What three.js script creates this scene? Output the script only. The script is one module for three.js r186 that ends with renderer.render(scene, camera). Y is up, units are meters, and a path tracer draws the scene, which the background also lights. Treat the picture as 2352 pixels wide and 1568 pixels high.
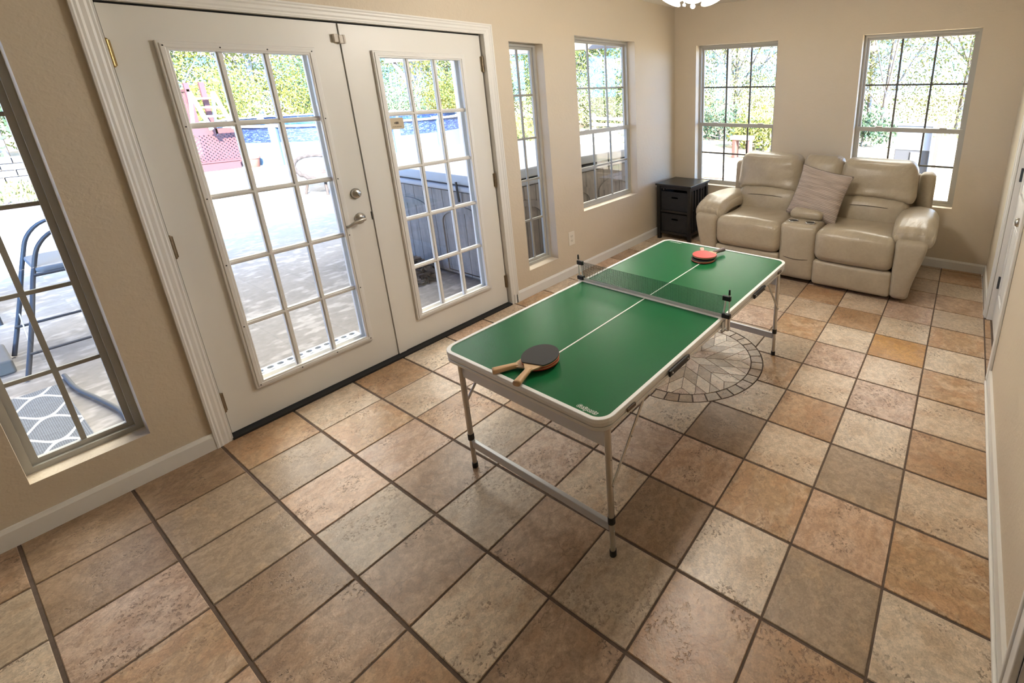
import * as THREE from 'three';
import { Sky } from 'three/addons/objects/Sky.js';
import { FontLoader } from 'three/addons/loaders/FontLoader.js';
import { TextGeometry } from 'three/addons/geometries/TextGeometry.js';
import { RoundedBoxGeometry } from 'three/addons/geometries/RoundedBoxGeometry.js';
import { mergeGeometries, mergeVertices } from 'three/addons/utils/BufferGeometryUtils.js';
import { Brush, Evaluator, SUBTRACTION } from 'three-bvh-csg';

// ---------------------------------------------------------------- camera, sky, sun, exposure
const scene = new THREE.Scene();
const PITCH = 0.327;                                   // one floor tile with its joint, metres
const F = 1116.3, PX = 1487.0, PY = 540.8, FULL_H = 2 * (1568 - PY), FULL_W = 1.5 * FULL_H;
const camera = new THREE.PerspectiveCamera(2 * Math.atan(FULL_H / 2 / F) * 180 / Math.PI, 1.5, 0.05, 400);
camera.rotation.order = 'YXZ';
camera.position.set(2.9574, 1.7163, 0.5290);
camera.rotation.set(-17.213 * Math.PI / 180, 33.097 * Math.PI / 180, -0.974 * Math.PI / 180);
camera.setViewOffset(FULL_W, FULL_H, FULL_W / 2 - PX, FULL_H / 2 - PY, 2352, 1568);   // the photograph is a crop: its optical axis lies right of and above its middle
camera.updateProjectionMatrix();

const renderer = new THREE.WebGLRenderer();
renderer.toneMapping = THREE.LinearToneMapping;
renderer.toneMappingExposure = 3.55;
renderer.shadowMap.enabled = true;
const LAMP = 0.315;                                      // candela of each of the four bulbs in the ceiling fan

const SUN_TO = new THREE.Vector3(1.36, 1.0, 0.55).normalize();   // the sun stands behind the house
const sky = new Sky();
sky.name = 'sky';
sky.scale.setScalar(1000);
sky.material.uniforms.turbidity.value = 14;
sky.material.uniforms.rayleigh.value = 0.3;
sky.material.uniforms.mieCoefficient.value = 0.004;
sky.material.uniforms.mieDirectionalG.value = 0.75;
sky.material.uniforms.sunPosition.value.copy(SUN_TO);
scene.add(sky);
scene.backgroundIntensity = 2.2;
const sun = new THREE.DirectionalLight(new THREE.Color().setRGB(1, 0.93, 0.80), 19);
sun.name = 'sun';
sun.position.copy(SUN_TO).multiplyScalar(40);
sun.target.position.set(-4, 0, -6);
sun.castShadow = true;
Object.assign(sun.shadow.camera, { left: -30, right: 30, top: 30, bottom: -30, near: 1, far: 110 });
sun.shadow.mapSize.set(4096, 4096);
scene.add(sun, sun.target);

// ---------------------------------------------------------------- helpers
const V = (x, y, z) => new THREE.Vector3(x, y, z);
function rng(seed) { let a = seed >>> 0; return () => { a = (a + 0x6D2B79F5) >>> 0; let t = Math.imul(a ^ (a >>> 15), 1 | a); t = (t + Math.imul(t ^ (t >>> 7), 61 | t)) ^ t; return ((t ^ (t >>> 14)) >>> 0) / 4294967296; }; }
const NT = (() => { const r = rng(424242), t = new Float32Array(65536); for (let i = 0; i < 65536; i++) t[i] = r(); return t; })();
function vnoise(x, y, s, per = 0) {                       // value noise from a table; per > 0 makes it repeat
  const ix = Math.floor(x), iy = Math.floor(y), fx = x - ix, fy = y - iy, u = fx * fx * (3 - 2 * fx), v = fy * fy * (3 - 2 * fy), ox = (s * 73) & 255, oy = (s * 151) & 255;
  let x0 = ix, x1 = ix + 1, y0 = iy, y1 = iy + 1; if (per) { x0 = ((x0 % per) + per) % per; x1 = ((x1 % per) + per) % per; y0 = ((y0 % per) + per) % per; y1 = ((y1 % per) + per) % per; }
  x0 = (x0 + ox) & 255; x1 = (x1 + ox) & 255; y0 = ((y0 + oy) & 255) << 8; y1 = ((y1 + oy) & 255) << 8;
  const a = NT[y0 | x0], b = NT[y0 | x1], c = NT[y1 | x0], d = NT[y1 | x1];
  return a + (b - a) * u + (c - a) * v + (a - b - c + d) * u * v;
}
function fbm(x, y, s, oct, per = 0) { let t = 0, a = 0.5, n = 0; for (let i = 0; i < oct; i++) { t += a * vnoise(x, y, s + i * 17, per); n += a; x *= 2; y *= 2; per *= 2; a *= 0.5; } return t / n; }
const lerp = (a, b, t) => a + (b - a) * t, clamp01 = (t) => Math.min(1, Math.max(0, t)), sstep = (a, b, x) => { const t = clamp01((x - a) / (b - a)); return t * t * (3 - 2 * t); };
const SRGB = (() => { const t = new Uint8Array(4097); for (let i = 0; i <= 4096; i++) { const l = i / 4096; t[i] = Math.round(255 * (l <= 0.0031308 ? 12.92 * l : 1.055 * Math.pow(l, 1 / 2.4) - 0.055)); } return t; })();
const toByte = (l) => SRGB[Math.round(4096 * clamp01(l))];
function colorTex(w, h, fn, rep = 1) {                    // fn(u, v) gives linear rgb
  const d = new Uint8Array(w * h * 4);
  for (let y = 0; y < h; y++) for (let x = 0; x < w; x++) { const c = fn((x + 0.5) / w, (y + 0.5) / h), o = (y * w + x) * 4; d[o] = toByte(c[0]); d[o + 1] = toByte(c[1]); d[o + 2] = toByte(c[2]); d[o + 3] = 255; }
  const t = new THREE.DataTexture(d, w, h); t.colorSpace = THREE.SRGBColorSpace; t.magFilter = THREE.LinearFilter; t.minFilter = THREE.LinearFilter; t.wrapS = t.wrapT = THREE.RepeatWrapping; t.repeat.set(rep, rep); t.needsUpdate = true; return t;
}
function grayTex(w, h, fn, rep = 1) {
  const d = new Uint8Array(w * h * 4);
  for (let y = 0; y < h; y++) for (let x = 0; x < w; x++) { const c = Math.round(255 * clamp01(fn((x + 0.5) / w, (y + 0.5) / h))), o = (y * w + x) * 4; d[o] = d[o + 1] = d[o + 2] = c; d[o + 3] = 255; }
  const t = new THREE.DataTexture(d, w, h); t.magFilter = THREE.LinearFilter; t.minFilter = THREE.LinearFilter; t.wrapS = t.wrapT = THREE.RepeatWrapping; t.repeat.set(rep, rep); t.needsUpdate = true; return t;
}
const lin = (r, g, b) => new THREE.Color().setRGB(r, g, b);
function mat(rgb, rough = 0.6, o = {}) { const m = new THREE.MeshPhysicalMaterial({ color: lin(...rgb), roughness: rough, ...o }); return m; }

// geometry makers: each gives a BufferGeometry placed where it stands
const clean = (g) => { let k = g.index ? g.toNonIndexed() : g; for (const n of Object.keys(k.attributes)) if (!['position', 'normal', 'uv'].includes(n)) k.deleteAttribute(n); if (!k.attributes.uv) k.setAttribute('uv', new THREE.BufferAttribute(new Float32Array(k.attributes.position.count * 2), 2)); if (!k.attributes.normal) k.computeVertexNormals(); k.clearGroups?.(); return k; };
const join = (list) => list.length === 1 ? list[0] : mergeGeometries(list.map(clean), false);
function uvm(g, s = 1) {                                   // uv in metres by the way each face points
  g = g.index ? g.toNonIndexed() : g; const p = g.attributes.position, n = g.attributes.normal, uv = new Float32Array(p.count * 2);
  for (let i = 0; i < p.count; i++) { const ax = Math.abs(n.getX(i)), ay = Math.abs(n.getY(i)), az = Math.abs(n.getZ(i)); let a, b; if (ay >= ax && ay >= az) { a = p.getX(i); b = p.getZ(i); } else if (ax >= az) { a = p.getZ(i); b = p.getY(i); } else { a = p.getX(i); b = p.getY(i); } uv[2 * i] = a * s; uv[2 * i + 1] = b * s; }
  g.setAttribute('uv', new THREE.BufferAttribute(uv, 2)); return g;
}
const bx = (w, h, d, x = 0, y = 0, z = 0) => new THREE.BoxGeometry(w, h, d).translate(x, y, z);
const b2 = (x0, x1, y0, y1, z0, z1) => bx(x1 - x0, y1 - y0, z1 - z0, (x0 + x1) / 2, (y0 + y1) / 2, (z0 + z1) / 2);
function rb(w, h, d, r, x = 0, y = 0, z = 0, seg = 2) { return new RoundedBoxGeometry(w, h, d, seg, Math.min(r, w / 2.01, h / 2.01, d / 2.01)).translate(x, y, z); }
const rb2 = (x0, x1, y0, y1, z0, z1, r = 0.004, seg = 2) => rb(x1 - x0, y1 - y0, z1 - z0, r, (x0 + x1) / 2, (y0 + y1) / 2, (z0 + z1) / 2, seg);
function rod(a, b, r, seg = 10, r2 = r) { const d = b.clone().sub(a), L = d.length(), g = new THREE.CylinderGeometry(r2, r, L, seg, 1); g.translate(0, L / 2, 0); g.applyQuaternion(new THREE.Quaternion().setFromUnitVectors(V(0, 1, 0), d.normalize())); return g.translate(a.x, a.y, a.z); }
function bar(a, b, w, h) { const d = b.clone().sub(a), L = d.length(), g = new THREE.BoxGeometry(w, h, L); const m = new THREE.Matrix4().lookAt(b, a, Math.abs(d.y) > 0.95 * L ? V(1, 0, 0) : V(0, 1, 0)); g.applyMatrix4(m); return g.translate((a.x + b.x) / 2, (a.y + b.y) / 2, (a.z + b.z) / 2); }
const tube = (pts, r, seg = 24, rad = 8, closed = false) => new THREE.TubeGeometry(new THREE.CatmullRomCurve3(pts, closed, 'centripetal'), seg, r, rad, closed);
const lathe = (pts, seg = 24) => new THREE.LatheGeometry(pts.map(([r, y]) => new THREE.Vector2(r, y)), seg);
function extr(pts, depth, o = {}) { const s = new THREE.Shape(pts.map(([x, y]) => new THREE.Vector2(x, y))); for (const h of o.holes ?? []) s.holes.push(new THREE.Path(h.map(([x, y]) => new THREE.Vector2(x, y)))); return new THREE.ExtrudeGeometry(s, { depth, bevelEnabled: !!o.bevel, bevelThickness: o.bevel ?? 0, bevelSize: o.bevel ?? 0, bevelSegments: o.bseg ?? 2, curveSegments: o.curve ?? 8 }); }
const rect = (x0, x1, y0, y1) => [[x0, y0], [x1, y0], [x1, y1], [x0, y1]];
function rrect(x0, x1, y0, y1, r, seg = 6, corners = [1, 1, 1, 1]) { const out = []; const c = [[x1 - r, y1 - r, 0], [x0 + r, y1 - r, 90], [x0 + r, y0 + r, 180], [x1 - r, y0 + r, 270]], sq = [[x1, y1], [x0, y1], [x0, y0], [x1, y0]]; c.forEach(([cx, cy, a], k) => { if (!corners[k]) { out.push(sq[k]); return; } for (let i = 0; i <= seg; i++) { const t = (a + 90 * i / seg) * Math.PI / 180; out.push([cx + r * Math.cos(t), cy + r * Math.sin(t)]); } }); return out; }
// a soft box: rounded edges, n cells a side, each point then moved by fn(p, unit position)
function puff(w, h, d, r, n, fn) {
  const g0 = new THREE.BoxGeometry(2, 2, 2, n, n, n); g0.deleteAttribute('uv'); g0.deleteAttribute('normal'); const g = mergeVertices(g0, 1e-5), p = g.attributes.position, a = [w / 2, h / 2, d / 2], q = V(0, 0, 0);
  const warp = (t) => Math.sign(t) * (1 - Math.pow(1 - Math.abs(t), 1.45));
  for (let i = 0; i < p.count; i++) {
    const u = [warp(p.getX(i)), warp(p.getY(i)), warp(p.getZ(i))], e = u.map((t, k) => t * a[k]), rr = Math.min(r, ...a), c = e.map((t, k) => Math.max(-(a[k] - rr), Math.min(a[k] - rr, t))), o = e.map((t, k) => t - c[k]), L = Math.hypot(...o) || 1;
    q.set(c[0] + o[0] / L * rr, c[1] + o[1] / L * rr, c[2] + o[2] / L * rr); if (fn) fn(q, u); p.setXYZ(i, q.x, q.y, q.z);
  }
  g.computeVertexNormals(); const k = g; const uv = new Float32Array(p.count * 2); for (let i = 0; i < p.count; i++) { uv[2 * i] = p.getX(i) + 0.5 * p.getZ(i); uv[2 * i + 1] = p.getY(i) + 0.6 * p.getZ(i); } k.setAttribute('uv', new THREE.BufferAttribute(uv, 2)); return k;
}

// things, parts, setting
const taken = new Map();
function numbered(name) { const n = taken.get(name) ?? 0; taken.set(name, n + 1); return n ? name + '_' + String(n).padStart(3, '0') : name; }
function shade(o) { o.castShadow = o.receiveShadow = true; return o; }
function thing(name, label, category, pos = [0, 0, 0], turn = 0, group) { const o = new THREE.Group(); o.name = numbered(name); o.position.set(...pos); o.rotation.y = turn; o.userData = { label, category }; if (group) o.userData.group = group; scene.add(o); return o; }
function part(parent, name, geo, m, label) { const o = shade(new THREE.Mesh(Array.isArray(geo) ? join(geo) : geo, m)); o.name = name; if (label) o.userData.label = label; parent.add(o); return o; }
function stuff(parent, name, geo, m, label) { const o = part(parent, name, geo, m, label); o.userData.kind = 'stuff'; return o; }
function one(name, label, category, geo, m, group) { const o = part(scene, numbered(name), geo, m); o.userData = { label, category }; if (group) o.userData.group = group; return o; }
function setting(name, label, category, geo, m) { const o = geo ? part(scene, name, geo, m) : new THREE.Group(); if (!geo) { o.name = name; scene.add(o); } o.userData = { kind: 'structure', label, category }; return o; }
function copyOf(root, label) { const c = root.clone(); c.name = numbered(root.name.replace(/_\d{3}$/, '')); c.userData = { ...root.userData }; if (label) c.userData.label = label; scene.add(c); return c; }

// ---------------------------------------------------------------- shared materials
const wallBump = grayTex(512, 512, (u, v) => { const n = fbm(u * 40, v * 40, 3, 3, 40), m = fbm(u * 14, v * 14, 9, 2, 14); return 0.35 * sstep(0.42, 0.62, n) + 0.35 * m + 0.25 * vnoise(u * 120, v * 120, 5, 120); }, 1.6);
const wallPaint = mat([0.60, 0.515, 0.395], 0.62, { bumpMap: wallBump, bumpScale: 0.0010 });
const ceilPaint = mat([0.72, 0.68, 0.61], 0.85, { bumpMap: wallBump, bumpScale: 0.0015 });
const trimWhite = mat([0.74, 0.72, 0.68], 0.42);
const doorWhite = mat([0.73, 0.705, 0.65], 0.4);
const gasketAndShade = mat([0.012, 0.011, 0.010], 0.7);
const frameAlu = mat([0.40, 0.385, 0.345], 0.42);
const muntinGrey = mat([0.30, 0.29, 0.26], 0.45), muntinDark = mat([0.085, 0.078, 0.06], 0.5);
const glass = new THREE.MeshPhysicalMaterial({ color: lin(0.97, 0.985, 0.98), roughness: 0.0, transmission: 1, thickness: 0, ior: 1.45, specularIntensity: 0.8 });
const brass = mat([0.42, 0.30, 0.13], 0.34, { metalness: 1 });
const oldBrass = mat([0.26, 0.20, 0.13], 0.45, { metalness: 0.9 });
const nickel = mat([0.52, 0.49, 0.45], 0.3, { metalness: 1 });
const blackPlastic = mat([0.012, 0.012, 0.012], 0.5);
const alu = mat([0.66, 0.66, 0.65], 0.36, { metalness: 0.85 });
// ---------------------------------------------------------------- the room
const H = 2.53, XR = 3.285, ZB = -4.645, ZF = 1.75, WT = 0.16;
{ // left wall: sidelight, french doors, sidelight, window
  const outline = [[-ZF - 0.12, 0], [0.04, 0], [0.04, 2.085], [1.945, 2.085], [1.945, 0], [-ZB + WT, 0], [-ZB + WT, H], [-ZF - 0.12, H]];
  const g = extr(outline, WT, { holes: [rect(-0.568, -0.212, 0.222, 2.043), rect(2.165, 2.52, 0.222, 2.043), rect(2.91, 3.83, 0.575, 2.135)] }).rotateY(Math.PI / 2).translate(-WT, 0, 0);
  setting('wall_left', 'beige painted textured wall holding the french doors', 'wall', g, wallPaint);
  const gb = extr(rect(0, XR + 0.12, 0, H), WT, { holes: [rect(0.277, 1.209, 0.572, 2.126), rect(2.015, 2.942, 0.577, 2.128)] }).translate(0, 0, ZB - WT);
  setting('wall_back', 'beige painted end wall with two windows behind the sofa', 'wall', gb, wallPaint);
  const gr = extr([[-ZF, 0], [-0.35, 0], [-0.35, 2.06], [0.735, 2.06], [0.735, 0], [2.70, 0], [2.70, 2.05], [3.61, 2.05], [3.61, 0], [-ZB, 0], [-ZB, H], [-ZF, H]], 0.12, {}).rotateY(Math.PI / 2).translate(XR, 0, 0);
  setting('wall_right', 'beige painted wall with the panel door', 'wall', gr, wallPaint);
  setting('wall_front', 'beige painted wall facing the end windows', 'wall', uvm(b2(0, XR + 0.12, 0, H, ZF, ZF + 0.12)), wallPaint);
  setting('ceiling', 'off-white painted ceiling', 'ceiling', uvm(b2(-WT, XR + 0.12, H, H + 0.12, ZB - WT, ZF + 0.12)), ceilPaint);
}
{ // house roof with eaves, which shades the patio
  const r = setting('roof', 'house roof with overhanging eaves', 'roof', null);
  const rm = mat([0.20, 0.17, 0.15], 0.9);
  part(r, 'roof_slab', b2(-0.55, 6.6, 2.70, 2.86, -5.2, 7.5), rm);
  part(r, 'fascia', [b2(-0.57, -0.55, 2.62, 2.88, -5.22, 7.5), b2(-0.55, 6.6, 2.62, 2.88, -5.22, -5.2)], mat([0.42, 0.36, 0.30], 0.8));
  // closed hall beyond the doorway by the camera, and the closed room beyond the panel door
  const hm = wallPaint;
  const hall = setting('wall_hall', 'plain walls of the unlit hall beyond the doorway', 'wall', null);
  part(hall, 'hall_wall', [b2(XR + 0.12, 4.9, 0, H, -0.86, -0.735), b2(XR + 0.12, 4.9, 0, H, 0.35, 0.47), b2(4.8, 4.92, 0, H, -0.735, 0.35)], hm);
  part(hall, 'hall_ceiling', b2(XR + 0.12, 4.8, 2.2, 2.3, -0.735, 0.35), hm);
  part(hall, 'hall_floor', b2(XR, 4.8, -0.02, -0.006, -0.735, 0.35), mat([0.42, 0.32, 0.22], 0.6));
  const back = setting('wall_beyond', 'plain wall closing the space behind the panel door', 'wall', uvm(b2(XR + 0.13, XR + 0.2, 0, H, -3.75, -2.55)), hm);
}
// baseboards
function baseX(z0, z1) { return extr([[0, 0], [0.016, 0], [0.016, 0.072], [0.009, 0.088], [0, 0.088]], z1 - z0).translate(0, 0, z0); }                  // along the left wall
{
  setting('baseboard_left', 'white baseboard along the left wall', 'baseboard', [baseX(0.012, ZF), baseX(ZB, -1.962)], trimWhite);
  setting('baseboard_back', 'white baseboard along the end wall', 'baseboard', extr([[0, 0], [0.016, 0], [0.016, 0.072], [0.009, 0.088], [0, 0.088]], XR).rotateY(-Math.PI / 2).translate(XR, 0, ZB), trimWhite);
  const prof = (z0, z1) => b2(XR - 0.014, XR, 0, 0.088, z0, z1);
  setting('baseboard_right', 'white baseboard with quarter round along the right wall', 'baseboard', [prof(-2.63, -0.80), rb2(XR - 0.026, XR - 0.013, 0, 0.02, -2.63, -0.80, 0.006), prof(ZB, -3.68), prof(0.42, ZF)], trimWhite);
}
// casings
function casingProfile(len) { // a stepped, rounded moulding 64 mm wide, 18 mm proud; runs along z of its own
  return extr([[0, 0], [0.064, 0], [0.064, 0.019], [0.056, 0.020], [0.050, 0.016], [0.042, 0.016], [0.034, 0.012], [0.020, 0.011], [0.012, 0.008], [0.004, 0.008], [0, 0.006]], len);
}
{ // around the french doors: local u is outward from the opening, v is proud of the wall
  const up = (zIn, dir, y1) => { const g = casingProfile(y1); const p = g.attributes.position; for (let i = 0; i < p.count; i++) { const u = p.getX(i), v = p.getY(i), w = p.getZ(i), t = Math.min(w, y1), yy = w >= y1 - 1e-6 ? y1 - 0.064 + u : w; p.setXYZ(i, v, yy, zIn + dir * u); } g.computeVertexNormals(); return g; };
  const z1 = -0.046, z2 = -1.943, yT = 2.079;
  const head = casingProfile(1); { const p = head.attributes.position; for (let i = 0; i < p.count; i++) { const u = p.getX(i), v = p.getY(i), w = p.getZ(i); p.setXYZ(i, v, yT + u, w < 0.5 ? z1 + u : z2 - u); } head.computeVertexNormals(); }
  const cs = mat([0.74, 0.72, 0.68], 0.42, { side: THREE.DoubleSide });
  const t = setting('trim_1', 'white moulded casing around the french doors', 'door casing', null);
  part(t, 'casing_side', up(z1, 1, yT + 0.064), cs); part(t, 'casing_side', up(z2, -1, yT + 0.064), cs); part(t, 'casing_head', head, cs);
  part(t, 'jamb', [b2(-WT, 0.006, 0, 2.085, -0.0525, -0.040), b2(-WT, 0.006, 0, 2.085, -1.945, -1.9385), b2(-WT, 0.006, 2.0755, 2.085, -1.945, -0.04)], cs);
  part(t, 'door_stop', [b2(-0.098, -0.085, 0, 2.07, -0.075, -0.057), b2(-0.098, -0.085, 0, 2.07, -1.93, -1.915), b2(-0.098, -0.085, 2.05, 2.07, -1.93, -0.057)], gasketAndShade);
  part(t, 'gap_shade_strip', [b2(-0.075, -0.050, 0.01, 2.072, -0.0622, -0.0525), b2(-0.075, -0.050, 0.01, 2.072, -1.9385, -1.9288), b2(-0.075, -0.050, 2.0665, 2.0755, -1.938, -0.053)], gasketAndShade, 'black strip added as the shade in the gap round the doors');  // black strips added to paint the shade of the door gaps
  part(t, 'threshold', [b2(-0.17, 0.012, -0.03, 0.012, -1.935, -0.05)], gasketAndShade, 'dark sill under the doors');
}
// windows ------------------------------------------------------------
function paneGeo(u0, u1, v0, v1) { return bx(u1 - u0, v1 - v0, 0.003, (u0 + u1) / 2, (v0 + v1) / 2, 0); }
// built in its own plane: u to the right as seen from the room, v up, +w into the room
function windowFrame(w, W, Hh, cols, rowsTop, rowsLow, hung, mm, m = 0.0085) {
  const fr = 0.024, rail = 0.022;
  part(w, 'window_frame', [b2(0, fr, 0, Hh, -0.03, 0.03), b2(W - fr, W, 0, Hh, -0.03, 0.03), b2(fr, W - fr, 0, fr, -0.03, 0.03), b2(fr, W - fr, Hh - fr, Hh, -0.03, 0.03)], frameAlu);
  const sash = (v0, v1, rows, off) => {
    const s = part(w, 'sash', [b2(fr, fr + rail, v0, v1, off - 0.011, off + 0.011), b2(W - fr - rail, W - fr, v0, v1, off - 0.011, off + 0.011), b2(fr + rail, W - fr - rail, v0, v0 + rail, off - 0.011, off + 0.011), b2(fr + rail, W - fr - rail, v1 - rail, v1, off - 0.011, off + 0.011)], frameAlu);
    const u0 = fr + rail, u1 = W - fr - rail, a = v0 + rail, b = v1 - rail;
    for (let c = 1; c < cols; c++) part(s, 'muntin', b2(lerp(u0, u1, c / cols) - m, lerp(u0, u1, c / cols) + m, a, b, off - 0.006, off + 0.006), mm);
    for (let r = 1; r < rows; r++) part(s, 'muntin', b2(u0, u1, lerp(a, b, r / rows) - m, lerp(a, b, r / rows) + m, off - 0.0055, off + 0.0055), mm);
    for (let r = 0; r < rows; r++) for (let c = 0; c < cols; c++) part(s, 'pane', paneGeo(lerp(u0, u1, c / cols) + (c ? m : 0), lerp(u0, u1, (c + 1) / cols) - (c < cols - 1 ? m : 0), lerp(a, b, r / rows) + (r ? m : 0), lerp(a, b, (r + 1) / rows) - (r < rows - 1 ? m : 0)).translate(0, 0, off), glass);
  };
  if (hung) {
    const mid = Hh * hung; sash(fr, mid + 0.014, rowsLow, 0.012); sash(mid - 0.014, Hh - fr, rowsTop, -0.012);
    part(w, 'meeting_rail', b2(fr, W - fr, mid - 0.02, mid + 0.02, 0.012, 0.034), frameAlu);
    part(w, 'sash_lock', [rb2(W * 0.2, W * 0.2 + 0.06, mid + 0.018, mid + 0.03, 0.012, 0.034, 0.004), rb2(W * 0.78, W * 0.78 + 0.06, mid + 0.018, mid + 0.03, 0.012, 0.034, 0.004)], nickel);
  } else sash(fr, Hh - fr, rowsTop, 0);
}
{
  const sill = mat([0.66, 0.58, 0.46], 0.5);
  const left = (n, label, zA, zB, y0, y1, cols, rt, rl, hung) => { const w = setting('window_' + n, label, 'window', null); w.position.set(-0.118, y0, zB); w.rotation.y = Math.PI / 2; windowFrame(w, zB - zA, y1 - y0, cols, rt, rl, hung, muntinGrey); return w; };
  left(1, 'narrow full-height window with two columns of panes on the hinge side of the door with the lever', 0.212, 0.568, 0.222, 2.043, 2, 5, 0, 0);
  left(2, 'narrow full-height window between the french doors and the outlet', -2.52, -2.165, 0.222, 2.043, 2, 5, 0, 0);
  left(3, 'single-hung window in the french door wall next to the room corner', -3.83, -2.91, 0.575, 2.135, 3, 2, 2, 0.46);
  const back = (n, label, x0, x1, y0, y1) => { const w = setting('window_' + n, label, 'window', null); w.position.set(x0, y0, ZB - 0.118); windowFrame(w, x1 - x0, y1 - y0, 3, 2, 2, 0.445, muntinDark); return w; };
  back(4, 'single-hung window in the end wall above the black side table', 0.277, 1.209, 0.572, 2.126);
  back(5, 'single-hung window in the end wall behind the sofa by the panel door', 2.015, 2.942, 0.577, 2.128);
}
// french doors -------------------------------------------------------
const screwDark = mat([0.03, 0.028, 0.025], 0.5);
function frenchLeaf(n, label, zA, zB, liteZ0, liteZ1, screws) {   // zA nearer the camera; leaf face at x = -0.035
  const d = setting('door_' + n, label, 'door', null);
  const x1 = -0.035, x0 = -0.08, y0 = 0.018, y1 = 2.066, gy0 = 0.205, gy1 = 1.930, go = 0.024;
  const lz0 = liteZ0, lz1 = liteZ1;                                // lite outer, lz0 > lz1
  const outer = rrect(-zA, -zB, y0, y1, 0.001, 1), hole = rect(-lz0 + 0.01, -lz1 - 0.01, gy0 + 0.01, gy1 - 0.01);
  part(d, 'door_panel', extr(outer, x1 - x0, { holes: [hole] }).rotateY(Math.PI / 2).translate(x0, 0, 0), doorWhite);
  for (const [side, s] of [[x1, 1], [x0, -1]]) {                   // raised lite frame, a bevelled moulding on both faces
    const ring = extr(rect(-lz0, -lz1, gy0, gy1), 0.012, { holes: [rect(-lz0 + 0.032, -lz1 - 0.032, gy0 + 0.030, gy1 - 0.030)], bevel: 0.004 }).rotateY(Math.PI / 2);
    const lf = part(d, 'lite_frame', ring.translate(s > 0 ? side + 0.002 : side - 0.014, 0, 0), trimWhite);
    if (s > 0) part(lf, 'lite_bead', extr(rect(-lz0 + 0.009, -lz1 - 0.009, gy0 + 0.009, gy1 - 0.009), 0.003, { holes: [rect(-lz0 + 0.022, -lz1 - 0.022, gy0 + 0.021, gy1 - 0.021)], bevel: 0.003 }).rotateY(Math.PI / 2).translate(side + 0.0165, 0, 0), trimWhite);
  }
  const a0 = lz0 - 0.028, a1 = lz1 + 0.028, c0 = gy0 + 0.026, c1 = gy1 - 0.026, m = 0.0125;
  for (let c = 1; c < 3; c++) { const z = lerp(a0, a1, c / 3); part(d, 'muntin', [b2(-0.0655, -0.0435, c0, c1, z - m, z + m), b2(-0.0415, -0.0365, c0, c1, z - 0.005, z + 0.005)], trimWhite); }
  for (let r = 1; r < 5; r++) { const y = lerp(c0, c1, r / 5); part(d, 'muntin', [b2(-0.065, -0.044, y - m, y + m, a1, a0), b2(-0.0415, -0.037, y - 0.005, y + 0.005, a1, a0)], trimWhite); }
  for (let r = 0; r < 5; r++) for (let c = 0; c < 3; c++) { const za = lerp(a0, a1, c / 3), zb = lerp(a0, a1, (c + 1) / 3), ya = lerp(c0, c1, r / 5), yb = lerp(c0, c1, (r + 1) / 5); part(d, 'pane', b2(-0.056, -0.053, ya + (r ? m : 0), yb - (r < 4 ? m : 0), zb + (c < 2 ? m : 0), za - (c ? m : 0)), glass); }
  if (screws) { for (const y of [gy0 + 0.016, ...[1, 2, 3, 4].map((r) => lerp(c0, c1, r / 5)), gy1 - 0.016]) for (const z of [lz0 - 0.016, lz1 + 0.016]) part(d, 'screw_hole', new THREE.CylinderGeometry(0.0035, 0.0035, 0.003, 8).rotateZ(Math.PI / 2).translate(-0.0125, y, z), screwDark); for (const c of [1, 2]) for (const y of [gy0 + 0.016, gy1 - 0.016]) part(d, 'screw_hole', new THREE.CylinderGeometry(0.0035, 0.0035, 0.003, 8).rotateZ(Math.PI / 2).translate(-0.0125, y, lerp(a0, a1, c / 3)), screwDark); }
  return d;
}
function hinge(d, y, z, m) { const k = []; for (let i = 0; i < 5; i++) k.push(new THREE.CylinderGeometry(0.0075, 0.0075, 0.0192, 12).translate(-0.026, y - 0.04 + i * 0.02, z)); k.push(new THREE.SphereGeometry(0.0078, 10, 8).translate(-0.026, y + 0.05, z), new THREE.SphereGeometry(0.0078, 10, 8).translate(-0.026, y - 0.05, z), b2(-0.035, -0.028, y - 0.05, y + 0.05, z - 0.012, z + 0.012)); part(d, 'hinge', k, m); }
const doorL = frenchLeaf(1, 'white french door with lever handle and fifteen panes', -0.0625, -0.974, -0.209, -0.829, true);
const doorR = frenchLeaf(2, 'white french door without handle, small card on its glass', -0.978, -1.9285, -1.143, -1.770, false);
for (const y of [1.877, 1.04, 0.205]) { hinge(doorL, y, -0.0605, y > 1.5 ? brass : oldBrass); hinge(doorR, y, -1.928, oldBrass); }
part(doorR, 'astragal', [b2(-0.035, -0.026, 0.02, 2.065, -1.03, -0.978)], doorWhite);
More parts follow.
